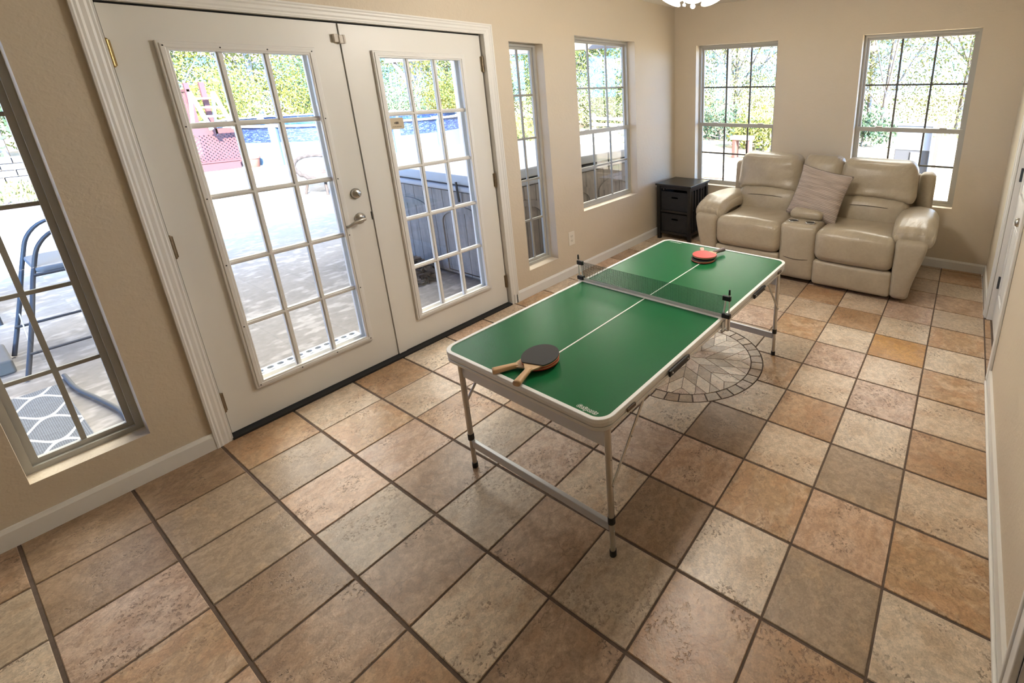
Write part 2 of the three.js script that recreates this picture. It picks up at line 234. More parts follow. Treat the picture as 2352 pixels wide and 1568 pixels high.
{ // lever, deadbolt, flip latch
  const lz = -0.9, rose = lathe([[0, 0.02], [0.014, 0.02], [0.018, 0.014], [0.031, 0.008], [0.033, 0], [0, 0]], 24).rotateZ(-Math.PI / 2);
  const lv = part(doorL, 'lever_handle', [rose.clone().translate(-0.035, 0.98, lz), rod(V(-0.02, 0.98, lz), V(0.02, 0.98, lz), 0.011, 12), tube([V(0.018, 0.98, lz - 0.004), V(0.022, 0.981, lz + 0.02), V(0.02, 0.972, lz + 0.06), V(0.014, 0.957, lz + 0.09), V(0.01, 0.956, lz + 0.105)], 0.0085, 16, 8)], nickel, 'brushed nickel lever');
  const db = part(doorL, 'deadbolt', [lathe([[0, 0.026], [0.02, 0.024], [0.028, 0.012], [0.032, 0], [0, 0]], 24).rotateZ(-Math.PI / 2).translate(-0.035, 1.13, -0.903)], nickel);
  part(db, 'thumb_turn', rb(0.014, 0.034, 0.008, 0.003, 0.0, 0, 0).rotateX(0.5).translate(-0.006, 1.13, -0.903), nickel);
  part(doorL, 'flip_latch', [rb2(-0.035, -0.012, 1.967, 2.01, -0.966, -0.940, 0.004), rb2(-0.03, -0.006, 1.962, 2.005, -0.985, -0.963, 0.004)], mat([0.62, 0.56, 0.48], 0.5), 'beige flip latch');
  part(doorR, 'latch_keeper', rb2(-0.026, -0.008, 1.962, 2.008, -0.998, -0.986, 0.003), mat([0.55, 0.49, 0.42], 0.5));
  part(doorL, 'strike_plate', b2(-0.0349, -0.034, 0.955, 1.005, -0.974, -0.968), screwDark);
}
{ // card on the glass of the plain door: rounded, tan, with a small dark mark and a line of print
  const k = thing('door_card', 'small tan rounded card stuck to the glass of the french door', 'card', [0, 0, 0]);
  part(k, 'card', extr(rrect(1.192, 1.282, 1.477, 1.546, 0.01), 0.002).rotateY(Math.PI / 2).translate(-0.0525, 0, 0), mat([0.52, 0.43, 0.30], 0.6));
  part(k, 'emblem', [b2(-0.0506, -0.0500, 1.508, 1.522, -1.248, -1.228), b2(-0.0506, -0.0500, 1.510, 1.519, -1.226, -1.220)], mat([0.10, 0.075, 0.05], 0.6));
  const dots = []; for (let i = 0; i < 11; i++) dots.push(b2(-0.0506, -0.0500, 1.489, 1.4935 + 0.002 * (i % 2), -1.209 - i * 0.0055, -1.206 - i * 0.0055)); part(k, 'print', dots, mat([0.16, 0.12, 0.08], 0.6));
}
{ // panel door in the right wall
  const d = setting('door_3', 'white six-panel door with nickel knob in the right wall', 'door', null);
  const xf = 3.318, dm = mat([0.76, 0.75, 0.72], 0.4);
  const panels = []; for (const [za, zb] of [[-2.80, -3.11], [-3.21, -3.52]]) for (const [ya, yb] of [[0.22, 0.78], [0.95, 1.55], [1.66, 1.92]]) panels.push([za, zb, ya, yb]);
  part(d, 'door_panel', extr(rect(2.712, 3.598, 0.012, 2.04), 0.035, { holes: panels.map(([za, zb, ya, yb]) => rect(-za, -zb, ya, yb)) }).rotateY(Math.PI / 2).translate(xf, 0, 0), dm);
  for (const [za, zb, ya, yb] of panels) { const p = part(d, 'inset_panel', [rb2(xf + 0.010, xf + 0.03, ya, yb, zb, za, 0.002), rb2(xf + 0.003, xf + 0.016, ya + 0.035, yb - 0.035, zb + 0.035, za - 0.035, 0.006)], dm); part(p, 'panel_moulding', extr(rect(-za, -zb, ya, yb), 0.006, { holes: [rect(-za + 0.014, -zb - 0.014, ya + 0.014, yb - 0.014)], bevel: 0.003 }).rotateY(Math.PI / 2).translate(xf, 0, 0), dm); }
  const kz = -2.80; part(d, 'door_knob', [lathe([[0, 0.062], [0.02, 0.06], [0.026, 0.05], [0.026, 0.036], [0.014, 0.024], [0.011, 0.012], [0.03, 0.006], [0.032, 0], [0, 0]], 20).rotateZ(Math.PI / 2).translate(xf, 0.945, kz)], nickel, 'satin nickel knob');
  for (const y of [0.30, 1.09, 1.86]) part(d, 'hinge', [b2(xf - 0.007, xf + 0.002, y - 0.045, y + 0.045, -3.614, -3.590), rod(V(xf - 0.008, y - 0.047, -3.6), V(xf - 0.008, y + 0.047, -3.6), 0.006)], mat([0.07, 0.075, 0.085], 0.4, { metalness: 0.6 }), 'dark hinge');
  const t = setting('trim_2', 'white casing around the panel door', 'door casing', null);
  part(t, 'casing_side', [rb2(XR - 0.018, XR, 0, 2.12, -3.675, -3.612, 0.005), rb2(XR - 0.024, XR - 0.01, 0, 2.12, -3.675, -3.655, 0.005)], trimWhite);
  part(t, 'casing_side', [rb2(XR - 0.018, XR, 0, 2.12, -2.698, -2.632, 0.005)], trimWhite);
  part(t, 'casing_head', rb2(XR - 0.018, XR, 2.055, 2.12, -3.675, -2.632, 0.005), trimWhite);
  part(t, 'jamb', [b2(XR, XR + 0.12, 0, 2.05, -3.612, -3.600), b2(XR, XR + 0.12, 0, 2.05, -2.71, -2.698), b2(XR, XR + 0.12, 2.042, 2.052, -3.61, -2.70)], trimWhite);
  const t3 = setting('trim_3', 'white casing at the doorway to the dark hall', 'door casing', null);
  part(t3, 'casing_side', [rb2(XR - 0.018, XR, 0, 2.12, -0.80, -0.735, 0.005), rb2(XR - 0.024, XR - 0.01, 0, 2.12, -0.80, -0.782, 0.005)], trimWhite);
  part(t3, 'casing_side', rb2(XR - 0.018, XR, 0, 2.12, 0.35, 0.415, 0.005), trimWhite);
  part(t3, 'casing_head', rb2(XR - 0.018, XR, 2.06, 2.12, -0.80, 0.415, 0.005), trimWhite);
  part(t3, 'jamb', [b2(XR, XR + 0.12, 0, 2.06, -0.742, -0.73)], trimWhite);
}
// ---------------------------------------------------------------- floor: travertine tiles with a mosaic medallion
const floor = setting('floor', 'travertine tile floor with a round mosaic medallion', 'floor', null);
const groutTex = colorTex(256, 256, (u, v) => { const n = fbm(u * 24, v * 24, 41, 3, 24); return [0.078 + 0.06 * n, 0.052 + 0.040 * n, 0.036 + 0.029 * n]; }, 3);
part(floor, 'grout', [uvm(b2(0, XR, -0.05, -0.0035, ZB, ZF)), uvm(b2(XR, XR + 0.12, -0.05, -0.0035, -3.61, -2.70))], mat([1, 1, 1], 0.85, { map: groutTex }));
// stone kinds: base tone, second tone, vein tone, how pitted, how veined, grain direction
const STONE = [
  { a: [0.62, 0.48, 0.33], b: [0.50, 0.36, 0.23], v: [0.30, 0.19, 0.11], pit: 0.50, vein: 0.3 },      // 0 cream
  { a: [0.66, 0.53, 0.38], b: [0.56, 0.43, 0.29], v: [0.34, 0.24, 0.15], pit: 0.75, vein: 0.2 },      // 1 pale cream, pitted
  { a: [0.47, 0.30, 0.165], b: [0.37, 0.215, 0.105], v: [0.26, 0.13, 0.06], pit: 0.35, vein: 0.35 },  // 2 tan
  { a: [0.50, 0.25, 0.055], b: [0.36, 0.165, 0.035], v: [0.55, 0.38, 0.2], pit: 0.15, vein: 0.35 },   // 3 gold
  { a: [0.47, 0.315, 0.205], b: [0.55, 0.40, 0.29], v: [0.25, 0.14, 0.09], pit: 0.45, vein: 0.5 },    // 4 pinkish, veined
  { a: [0.48, 0.365, 0.245], b: [0.41, 0.30, 0.195], v: [0.28, 0.19, 0.12], pit: 0.25, vein: 0.2 },       // 5 greige
  { a: [0.34, 0.215, 0.125], b: [0.45, 0.30, 0.185], v: [0.17, 0.10, 0.055], pit: 0.6, vein: 0.6 },   // 6 brown, coarse
  { a: [0.30, 0.19, 0.105], b: [0.36, 0.24, 0.145], v: [0.2, 0.12, 0.07], pit: 0.2, vein: 0.15 },     // 7 dark brown
  { a: [0.52, 0.33, 0.20], b: [0.60, 0.42, 0.28], v: [0.30, 0.18, 0.10], pit: 0.5, vein: 0.25 },      // 8 salmon
  { a: [0.385, 0.275, 0.175], b: [0.31, 0.215, 0.13], v: [0.54, 0.41, 0.27], pit: 0.25, vein: 0.35 },    // 9 grey brown
  { a: [0.44, 0.275, 0.14], b: [0.57, 0.40, 0.25], v: [0.30, 0.15, 0.06], pit: 0.3, vein: 0.7 },      // 10 caramel, cloudy
];
function stoneMaps(k, seed, size) {
  const s = STONE[k], hgt = new Float32Array(size * size); let at = 0;
  const map = colorTex(size, size, (u, v) => {
    const wx = u + 0.12 * (fbm(u * 3, v * 3, seed + 1, 3) - 0.5), wy = v + 0.12 * (fbm(u * 3, v * 3, seed + 2, 3) - 0.5);
    const cloud = sstep(0.34, 0.66, fbm(wx * 2.4, wy * 3.6, seed + 3, 4)), mid = fbm(wx * 13, wy * 17, seed + 4, 4), fine = fbm(u * 70, v * 70, seed + 5, 2), band = fbm(wx * 2, wy * 11, seed + 11, 3);
    const ridge = 1 - Math.abs(2 * fbm(wx * 2.6, wy * 3.4, seed + 6, 4) - 1), vein = sstep(0.965, 0.998, ridge) * s.vein * 0.8 * sstep(0.35, 0.6, fbm(u * 4, v * 4, seed + 12, 2));
    const where = sstep(0.54 - 0.10 * s.pit, 0.72, fbm(wx * 3.4, wy * 3.4, seed + 7, 3)), hx = u * 38 + 1.6 * mid, hy = v * 46 + 1.6 * fine, hole = sstep(0.62, 0.69, fbm(hx, hy, seed + 8, 3)), pit = clamp01(hole * (0.10 + 0.90 * where) * (0.45 + s.pit));
    const rust = sstep(0.50, 0.72, fbm(wx * 4.5, wy * 5.5, seed + 9, 4)), crust = sstep(0.46, 0.55, fbm(wx * 20, wy * 24, seed + 14, 4));
    const t = clamp01(cloud * 0.7 + (mid - 0.5) * 0.9 + (band - 0.5) * 0.5), grit = vnoise(u * 150, v * 150, seed + 13), g = 0.66 + 0.34 * fine + 0.22 * grit + 0.30 * (mid - 0.5) + 0.16 * crust;
    const c = [0, 1, 2].map((i) => { let x = lerp(s.a[i], s.b[i], t); x = lerp(x, lerp(s.b[i], s.v[i], 0.6) * [1.12, 1, 0.86][i], rust * 0.55 * (0.4 + s.vein)); x = lerp(x, s.v[i] * 0.9, vein); return lerp(x * g, s.v[i] * 0.5, pit * 0.72); });
    hgt[at++] = 0.70 + 0.30 * (mid - 0.5) + 0.10 * (fine - 0.5) - 0.5 * pit - 0.12 * vein; return c;
  });
  const bump = grayTex(size, size, (u, v) => hgt[Math.min(size - 1, Math.floor(v * size)) * size + Math.min(size - 1, Math.floor(u * size))]);
  return new THREE.MeshPhysicalMaterial({ color: lin(0.95, 0.98, 1.05), map, roughness: 0.34, bumpMap: bump, bumpScale: 0.0016, specularIntensity: 0.8 });
}
const stoneMat = []; for (let k = 0; k < STONE.length; k++) stoneMat.push([stoneMaps(k, 100 + k * 31, 384), stoneMaps(k, 900 + k * 57, 384)]);
const MC = [4.966 * PITCH, -6.047 * PITCH], MR = 1.479 * PITCH;        // medallion
const JI = 0.0078, JJ = 0.0108;                                        // joints between rows and within rows
function tileGeo(w, d, orient) {                                       // chamfered slab, top at y = 0; uv turned by orient
  const t = 0.012, c = 0.0022, x = w / 2, z = d / 2, P = [], U = [], I = [];
  const uvOf = (px, pz) => { let u = px / PITCH + 0.5, v = pz / PITCH + 0.5; for (let i = 0; i < (orient & 3); i++) [u, v] = [v, 1 - u]; if (orient & 4) u = 1 - u; return [u, v]; };
  const quad = (a, b, e, f) => { const n = P.length / 3; for (const q of [a, b, e, f]) { P.push(...q); U.push(...uvOf(q[0], q[2])); } I.push(n, n + 1, n + 2, n, n + 2, n + 3); };
  const T = [[-x + c, 0, z - c], [x - c, 0, z - c], [x - c, 0, -z + c], [-x + c, 0, -z + c]], E = [[-x, -c, z], [x, -c, z], [x, -c, -z], [-x, -c, -z]], B = E.map((p) => [p[0], -t, p[2]]);
  quad(...T); for (let i = 0; i < 4; i++) { const j = (i + 1) % 4; quad(E[i], E[j], T[j], T[i]); quad(B[i], B[j], E[j], E[i]); }
  const g = new THREE.BufferGeometry(); g.setAttribute('position', new THREE.Float32BufferAttribute(P, 3)); g.setAttribute('uv', new THREE.Float32BufferAttribute(U, 2)); g.setIndex(I); g.computeVertexNormals(); return g.toNonIndexed();
}
const tileKind = { '8,8': 3, '7,9': 2, '8,9': 1, '8,10': 4, '9,9': 10, '9,10': 5, '9,11': 6, '9,8': 1, '9,7': 10, '9,6': 0, '9,5': 2, '9,4': 0, '9,3': 10, '9,2': 1, '8,7': 0, '8,6': 4, '7,8': 1, '7,7': 4, '7,6': 0, '7,5': 2, '8,5': 1, '8,4': 9, '7,4': 0, '6,4': 7, '6,5': 0, '6,3': 8, '7,3': 10, '8,3': 8, '6,2': 7, '5,2': 0, '7,2': 1, '8,2': 9, '6,1': 5, '5,1': 6, '7,1': 2, '6,0': 6, '4,1': 5, '3,1': 6, '2,1': 4, '1,1': 10, '0,1': 0, '0,2': 2, '1,2': 0, '2,2': 2, '3,2': 5, '4,2': 4, '0,0': 2, '1,0': 9, '2,0': 8, '3,0': 5, '4,0': 6, '5,0': 0, '0,-1': 7, '1,-1': 9, '2,-1': 9, '3,-1': 7, '4,-1': 6, '5,-1': 2, '0,-2': 7, '1,-2': 7, '2,-2': 4, '3,-2': 10, '4,-2': 8, '6,6': 10, '6,7': 5, '6,8': 10, '6,9': 0, '6,10': 2, '6,11': 4, '7,10': 0, '7,11': 8, '8,11': 6, '8,12': 9, '8,13': 5, '9,12': 5, '9,13': 2, '5,3': 4, '4,3': 6, '3,3': 2, '2,3': 0 };
const rt = rng(77), geos = {}, ev = new Evaluator(); ev.attributes = ['position', 'normal', 'uv']; ev.useGroups = false;
const cutter = new Brush(new THREE.CylinderGeometry(MR + 0.005, MR + 0.005, 0.1, 96)); cutter.position.set(MC[0], 0, MC[1]); cutter.updateMatrixWorld();
for (let j = -6; j <= 14; j++) for (let i = 0; i <= 10; i++) {
  const r1 = rt(), r2 = rt(), r3 = rt(), r4 = rt();
  let x0 = i * PITCH + JI / 2, x1 = (i + 1) * PITCH - JI / 2, zn = -(j * PITCH) - JJ / 2, zf = -((j + 1) * PITCH) + JJ / 2;
  if (i === 0) x0 = 0.004; if (i === 10) { if (j < 8 || j > 10) continue; x1 = 3.308; if (j === 8) zn = -2.715; }
  zf = Math.max(zf, ZB + 0.004); zn = Math.min(zn, ZF - 0.004); if (zn - zf < 0.02) continue;
  const cx = (x0 + x1) / 2, cz = (zn + zf) / 2;
  const far = Math.max(...[[x0, zn], [x1, zn], [x0, zf], [x1, zf]].map(([a, b]) => Math.hypot(a - MC[0], b - MC[1]))), near = Math.hypot(Math.max(x0, Math.min(x1, MC[0])) - MC[0], Math.max(zf, Math.min(zn, MC[1])) - MC[1]);
  if (far < MR) continue;
  const orient = Math.floor(r1 * 8), key = [(x1 - x0).toFixed(4), (zn - zf).toFixed(4), orient].join(); let g = geos[key] ??= tileGeo(x1 - x0, zn - zf, orient);
  const k = tileKind[i + ',' + j] ?? [0, 2, 4, 5, 6, 8, 9, 10, 0, 1][Math.floor(r2 * 10)];
  let at = [cx, (r4 - 0.5) * 0.0012, cz];
  if (near < MR + 0.004) { const b = new Brush(g.clone().translate(...at)); b.updateMatrixWorld(); const c = ev.evaluate(b, cutter, SUBTRACTION); g = c.geometry; at = [0, 0, 0]; }
  const t = part(floor, 'tile', g, stoneMat[k][r3 < 0.5 ? 0 : 1]); t.position.set(...at);
}
// medallion: 36 border blocks, an eight-pointed star of rhombs
function clipHalf(poly, px, pz, nx, nz) { const o = []; for (let i = 0; i < poly.length; i++) { const a = poly[i], b = poly[(i + 1) % poly.length], da = (a[0] - px) * nx + (a[1] - pz) * nz, db = (b[0] - px) * nx + (b[1] - pz) * nz; if (da >= 0) o.push(a); if ((da > 0 && db < 0) || (da < 0 && db > 0)) { const t = da / (da - db); o.push([a[0] + (b[0] - a[0]) * t, a[1] + (b[1] - a[1]) * t]); } } return o; }
function inset(poly, d) { let area = 0; poly.forEach((a, i) => { const b = poly[(i + 1) % poly.length]; area += a[0] * b[1] - b[0] * a[1]; }); const s = Math.sign(area); let o = poly; poly.forEach((a, i) => { const b = poly[(i + 1) % poly.length], L = Math.hypot(b[0] - a[0], b[1] - a[1]); if (L < 1e-6 || o.length < 3) return; const nx = -(b[1] - a[1]) / L * s, nz = (b[0] - a[0]) / L * s; o = clipHalf(o, a[0] + nx * d, a[1] + nz * d, nx, nz); }); return o; }
const clipCircle = (poly, R) => { for (let i = 0; i < 64; i++) { const a = (i + 0.5) / 64 * 2 * Math.PI; if (poly.length >= 3) poly = clipHalf(poly, R * Math.cos(a), R * Math.sin(a), -Math.cos(a), -Math.sin(a)); } return poly; };
const mosaicTone = {
  dark: [stoneMaps(7, 4001, 256), stoneMaps(9, 4002, 256)], pale: [stoneMaps(0, 4003, 256), stoneMaps(1, 4004, 256)], mid: [stoneMaps(4, 4005, 256), stoneMaps(5, 4006, 256)] };
for (const k of ['dark', 'pale', 'mid']) for (const m of mosaicTone[k]) { m.map.repeat.set(2.4, 2.4); m.bumpMap.repeat.set(2.4, 2.4); }
for (const m of mosaicTone.dark) m.color.setRGB(0.98, 0.99, 1.0);
const rm = rng(5);
function mosaicPiece(poly, m) {                                        // poly in metres about the medallion's middle, y of poly towards the end wall
  poly = inset(poly, 0.0017); if (poly.length < 3) return; let area = 0; poly.forEach((a, i) => { const b = poly[(i + 1) % poly.length]; area += a[0] * b[1] - b[0] * a[1]; }); if (Math.abs(area) < 0.0003) return;
  const g = extr(poly, 0.010).rotateX(-Math.PI / 2).translate(MC[0], -0.0105 + (rm() - 0.5) * 0.0012, MC[1]); part(floor, 'mosaic_stone', g, m);
}
{
  for (let i = 0; i < 36; i++) { const a = (i * 10 + 2.3) * Math.PI / 180, b = a + 10 * Math.PI / 180 - 0.012, m = (a + b) / 2, ri = 0.852 * MR, ro = 0.997 * MR, P = (r, t) => [r * Math.cos(t), r * Math.sin(t)]; mosaicPiece([P(ri, a), P(ri, m), P(ri, b), P(ro, b), P(ro, m), P(ro, a)].reverse(), mosaicTone[['dark', 'mid', 'mid', 'dark', 'dark'][Math.floor(rm() * 5)]][i & 1]); }
  const s = 0.24 * MR, RC = 0.845 * MR;
  for (let k = 0; k < 8; k++) {
    const t0 = (22.5 + 45 * k) * Math.PI / 180, t1 = t0 + Math.PI / 4, e0 = [s * Math.cos(t0), s * Math.sin(t0)], e1 = [s * Math.cos(t1), s * Math.sin(t1)], P = (a, b) => [a * e0[0] + b * e1[0], a * e0[1] + b * e1[1]];
    for (let a = 0; a < 3; a++) for (let b = 0; b < 3; b++) { if (a + b > 3) continue; const tone = ['mid', 'dark', 'pale', 'mid'][a + b]; mosaicPiece(clipCircle([P(a, b), P(a + 1, b), P(a + 1, b + 1), P(a, b + 1)], RC), mosaicTone[tone][(k + a) & 1]); }
    const tm = t1 - Math.PI / 4, Q = (p) => [3 * s * Math.cos(tm) + p * Math.cos(tm + Math.PI / 4) * s, 3 * s * Math.sin(tm) + p * Math.sin(tm + Math.PI / 4) * s], Q2 = (p) => [3 * s * Math.cos(tm) + p * Math.cos(tm - Math.PI / 4) * s, 3 * s * Math.sin(tm) + p * Math.sin(tm - Math.PI / 4) * s];
    mosaicPiece(clipCircle([Q(0), Q2(1.2), [1.3 * MR * Math.cos(tm), 1.3 * MR * Math.sin(tm)], Q(1.2)], RC), mosaicTone.mid[k & 1]);
  }
}
// ---------------------------------------------------------------- folding table tennis table, net, bats
const font = await new FontLoader().loadAsync('fonts/droid/droid_sans_bold.typeface.json');
const TOP = 0.645, TX = 1.661, TZ = -1.443, TTURN = -1.25 * Math.PI / 180;
const tt = thing('table_tennis_table', 'green folding table tennis table with white edge and aluminium legs', 'table', [TX, 0, TZ], TTURN);
{
  const greenTex = grayTex(256, 256, (u, v) => vnoise(u * 128, v * 128, 71, 128) * 0.6 + vnoise(u * 64, v * 64, 72, 64) * 0.4, 6);
  const green = mat([0.0065, 0.112, 0.036], 0.30, { bumpMap: greenTex, bumpScale: 0.00025, specularIntensity: 0.32 });
  const white = mat([0.80, 0.80, 0.78], 0.35), rimAlu = mat([0.70, 0.69, 0.66], 0.35, { metalness: 0.45 }), plate = mat([0.62, 0.63, 0.65], 0.45, { metalness: 0.35 });
  const W = 0.45, L = 0.92, tub = mat([0.60, 0.585, 0.55], 0.3, { metalness: 0.85 });
  for (const s of [1, -1]) {                                            // s = 1: the half nearer the french-door end of the room
    const half = part(tt, 'tabletop_half', (() => { const g = extr(rrect(-W + 0.013, W - 0.013, 0.014, L - 0.013, 0.047, 8, [1, 1, 0, 0]), 0.012).rotateX(Math.PI / 2); if (s < 0) g.rotateY(Math.PI); return uvm(g.translate(0, TOP - 0.001, 0)); })(), green, 'smooth green playing surface');
    const ring = (o, i, y0, y1, bev) => { const g = extr(rrect(-W + o, W - o, 0.003 + o * 0.4, L - o, 0.062 - o * 0.6, 8, [1, 1, 0, 0]), y1 - y0, { holes: [rrect(-W + i, W - i, 0.003 + i, L - i, Math.max(0.062 - i * 0.7, 0.004), 8, [1, 1, 0, 0])], bevel: bev }).rotateX(Math.PI / 2); if (s < 0) g.rotateY(Math.PI); return g.translate(0, y1, 0); };
    part(half, 'edge_trim', ring(0.003, 0.0155, TOP - 0.011, TOP + 0.0005, 0.0022), white, 'white edge strip');
    part(half, 'rim', [ring(0.005, 0.02, TOP - 0.026, TOP - 0.016, 0.0025), ring(0.009, 0.02, TOP - 0.034, TOP - 0.011, 0), ring(0.005, 0.02, TOP - 0.043, TOP - 0.034, 0.0025)], rimAlu, 'ridged aluminium rim');
    part(half, 'underside', (() => { const g = extr(rrect(-W + 0.02, W - 0.02, 0.024, L - 0.02, 0.04, 6, [1, 1, 0, 0]), 0.004).rotateX(Math.PI / 2); if (s < 0) g.rotateY(Math.PI); return g.translate(0, TOP - 0.02, 0); })(), plate);
    part(half, 'centre_line', b2(-0.0035, 0.0035, TOP - 0.001, TOP - 0.0002, s > 0 ? 0.022 : -L + 0.02, s > 0 ? L - 0.02 : -0.022), white, 'white centre line');
    const txt = (size, fat) => { const g = new TextGeometry('GoSports', { font, size, depth: 0.0006, curveSegments: 4, bevelEnabled: fat > 0, bevelThickness: 0.0001, bevelSize: fat, bevelSegments: 1 }); g.computeBoundingBox(); return g; };
    const put = (g, y) => { g.applyMatrix4(new THREE.Matrix4().set(1, 0.28, 0, 0, 0, 1, 0, 0, 0, 0, 1, 0, 0, 0, 0, 1)); g.rotateX(-Math.PI / 2); g.translate(0.302, y, 0.889); if (s < 0) g.rotateY(Math.PI); return g; };
    const logo = part(half, 'logo', put(txt(0.0148, 0.0015), TOP - 0.0011), white, 'white GoSports lettering');
    part(logo, 'lettering_fill', put(txt(0.0148, 0), TOP - 0.0007), green);
    // leg frame at the far end of this half
    const zl = s * (L - 0.062), yb = TOP - 0.045;
    for (const x of [-0.414, 0.414]) {
      const leg = part(tt, 'leg', [rod(V(x, 0.175, zl), V(x, yb + 0.004, zl), 0.0125, 16), rod(V(x, 0.012, zl), V(x, 0.19, zl), 0.0105, 16)], tub, 'telescoping aluminium leg');
      part(leg, 'cuff', rod(V(x, 0.158, zl), V(x, 0.188, zl), 0.0145, 16), blackPlastic);
      part(leg, 'foot_cap', rod(V(x, 0, zl), V(x, 0.026, zl), 0.0135, 16), blackPlastic);
      for (const [rx, ry, rr] of [[0.012, 0.335, 0.004], [0.012, 0.45, 0.004], [0.010, 0.12, 0.0035]]) part(leg, 'rivet', new THREE.SphereGeometry(rr, 8, 6).translate(x + rx, ry, zl), nickel);
      const bx0 = x * 0.985;
      const br = part(tt, 'brace', [bar(V(bx0 + Math.sign(x) * 0.018, 0.335, zl), V(bx0 + Math.sign(x) * 0.018, yb + 0.01, zl - s * 0.235), 0.004, 0.013)], tub, 'folding brace');
      for (const [ry, dz] of [[0.335, 0], [0.47, 0.12], [yb, 0.228]]) part(br, 'rivet', new THREE.SphereGeometry(0.0045, 8, 6).translate(bx0 + Math.sign(x) * 0.021, ry, zl - s * dz), nickel);
    }
    part(tt, 'crossbar', [b2(-0.402, 0.402, 0.118, 0.155, zl - 0.006, zl + 0.006), rb2(-0.402, 0.402, 0.150, 0.158, zl - 0.009, zl + 0.009, 0.003)], plate, 'flat lower crossbar');
    part(tt, 'apron', [b2(-0.402, 0.402, yb - 0.105, yb + 0.002, zl - 0.003, zl + 0.003)], plate, 'upper cross plate');
    for (const sx of [1, -1]) {                                         // carrying handle and catch in the long rim
      const lo = Math.min(sx * W, sx * (W + 0.012)), hi = Math.max(sx * W, sx * (W + 0.012)), za = Math.min(s * 0.355, s * 0.515), zb = Math.max(s * 0.355, s * 0.515);
      const h = part(tt, 'carry_handle', rb2(lo, hi, TOP - 0.040, TOP - 0.013, za, zb, 0.005), blackPlastic, 'flat black carrying handle');
      for (const z of [za + 0.018, zb - 0.018]) part(h, 'rivet', new THREE.SphereGeometry(0.0045, 8, 6).translate(sx * (W + 0.012), TOP - 0.026, z), nickel);
      part(tt, 'corner_catch', [rb2(Math.min(sx * W, sx * (W + 0.006)) - 0.001, Math.max(sx * W, sx * (W + 0.006)), TOP - 0.030, TOP - 0.016, Math.min(s * 0.74, s * 0.79), Math.max(s * 0.74, s * 0.79), 0.002)], mat([0.13, 0.09, 0.06], 0.5), 'dark catch');
    }
  }
  for (const sx of [1, -1]) part(tt, 'hinge_plate', [b2(Math.min(sx * W, sx * (W + 0.003)), Math.max(sx * W, sx * (W + 0.003)), TOP - 0.062, TOP - 0.014, -0.028, -0.004), b2(Math.min(sx * W, sx * (W + 0.003)), Math.max(sx * W, sx * (W + 0.003)), TOP - 0.062, TOP - 0.014, 0.004, 0.028), rod(V(sx * W, TOP - 0.058, -0.03), V(sx * W, TOP - 0.058, 0.03), 0.006)], alu);
}
{ // net, clamped over the middle seam
  const n = thing('table_tennis_net', 'dark mesh net on black clamp posts across the green table', 'net', [TX, TOP, TZ], TTURN);
  const y0 = 0.018, y1 = 0.112, W = 0.448, thread = mat([0.022, 0.060, 0.045], 0.8), g = [];
  for (let x = -W; x <= W + 1e-6; x += 0.0066) g.push(bx(0.0013, y1 - y0, 0.0012, x, (y0 + y1) / 2, 0));
  for (let y = y0; y <= y1 + 1e-6; y += 0.0066) g.push(bx(2 * W, 0.0012, 0.0013, 0, y, 0));
  stuff(n, 'mesh', g, thread, 'fine dark net mesh');
  part(n, 'bottom_cord', b2(-W, W, 0.002, 0.017, -0.0022, 0.0022), mat([0.72, 0.73, 0.68], 0.7));
  for (const s of [-1, 1]) {
    const px = s * 0.472;
    const post = part(n, 'post', [rod(V(px, -0.06, 0), V(px, 0.140, 0), 0.003, 10)], alu, 'thin metal post');
    part(post, 'post_tip', rod(V(px, 0.124, 0), V(px, 0.15, 0), 0.0055, 10, 0.0045), blackPlastic);
    part(post, 'clip', [rb2(Math.min(px + s * 0.008, px - s * 0.034), Math.max(px + s * 0.008, px - s * 0.034), 0.092, 0.116, -0.008, 0.008, 0.003)], blackPlastic, 'black upper clip');
    part(post, 'clip', [rb2(Math.min(px + s * 0.008, px - s * 0.034), Math.max(px + s * 0.008, px - s * 0.034), 0.002, 0.024, -0.011, 0.011, 0.003)], blackPlastic, 'black table clamp');
    part(post, 'clamp_jaw', [b2(Math.min(px + s * 0.006, px - s * 0.004), Math.max(px + s * 0.006, px - s * 0.004), -0.060, 0.004, -0.006, 0.006), b2(Math.min(px, px - s * 0.026), Math.max(px, px - s * 0.026), -0.064, -0.058, -0.006, 0.006)], alu);
    part(n, 'side_band', tube([V(px - s * 0.020, 0.096, 0), V(px - s * 0.020, 0.078, 0), V(px - s * 0.024, 0.05, 0), V(px - s * 0.028, 0.02, 0)], 0.0048, 14, 8).applyMatrix4(new THREE.Matrix4().makeScale(1, 1, 0.4)), mat([0.80, 0.79, 0.75], 0.7), 'white side band');
  }
}
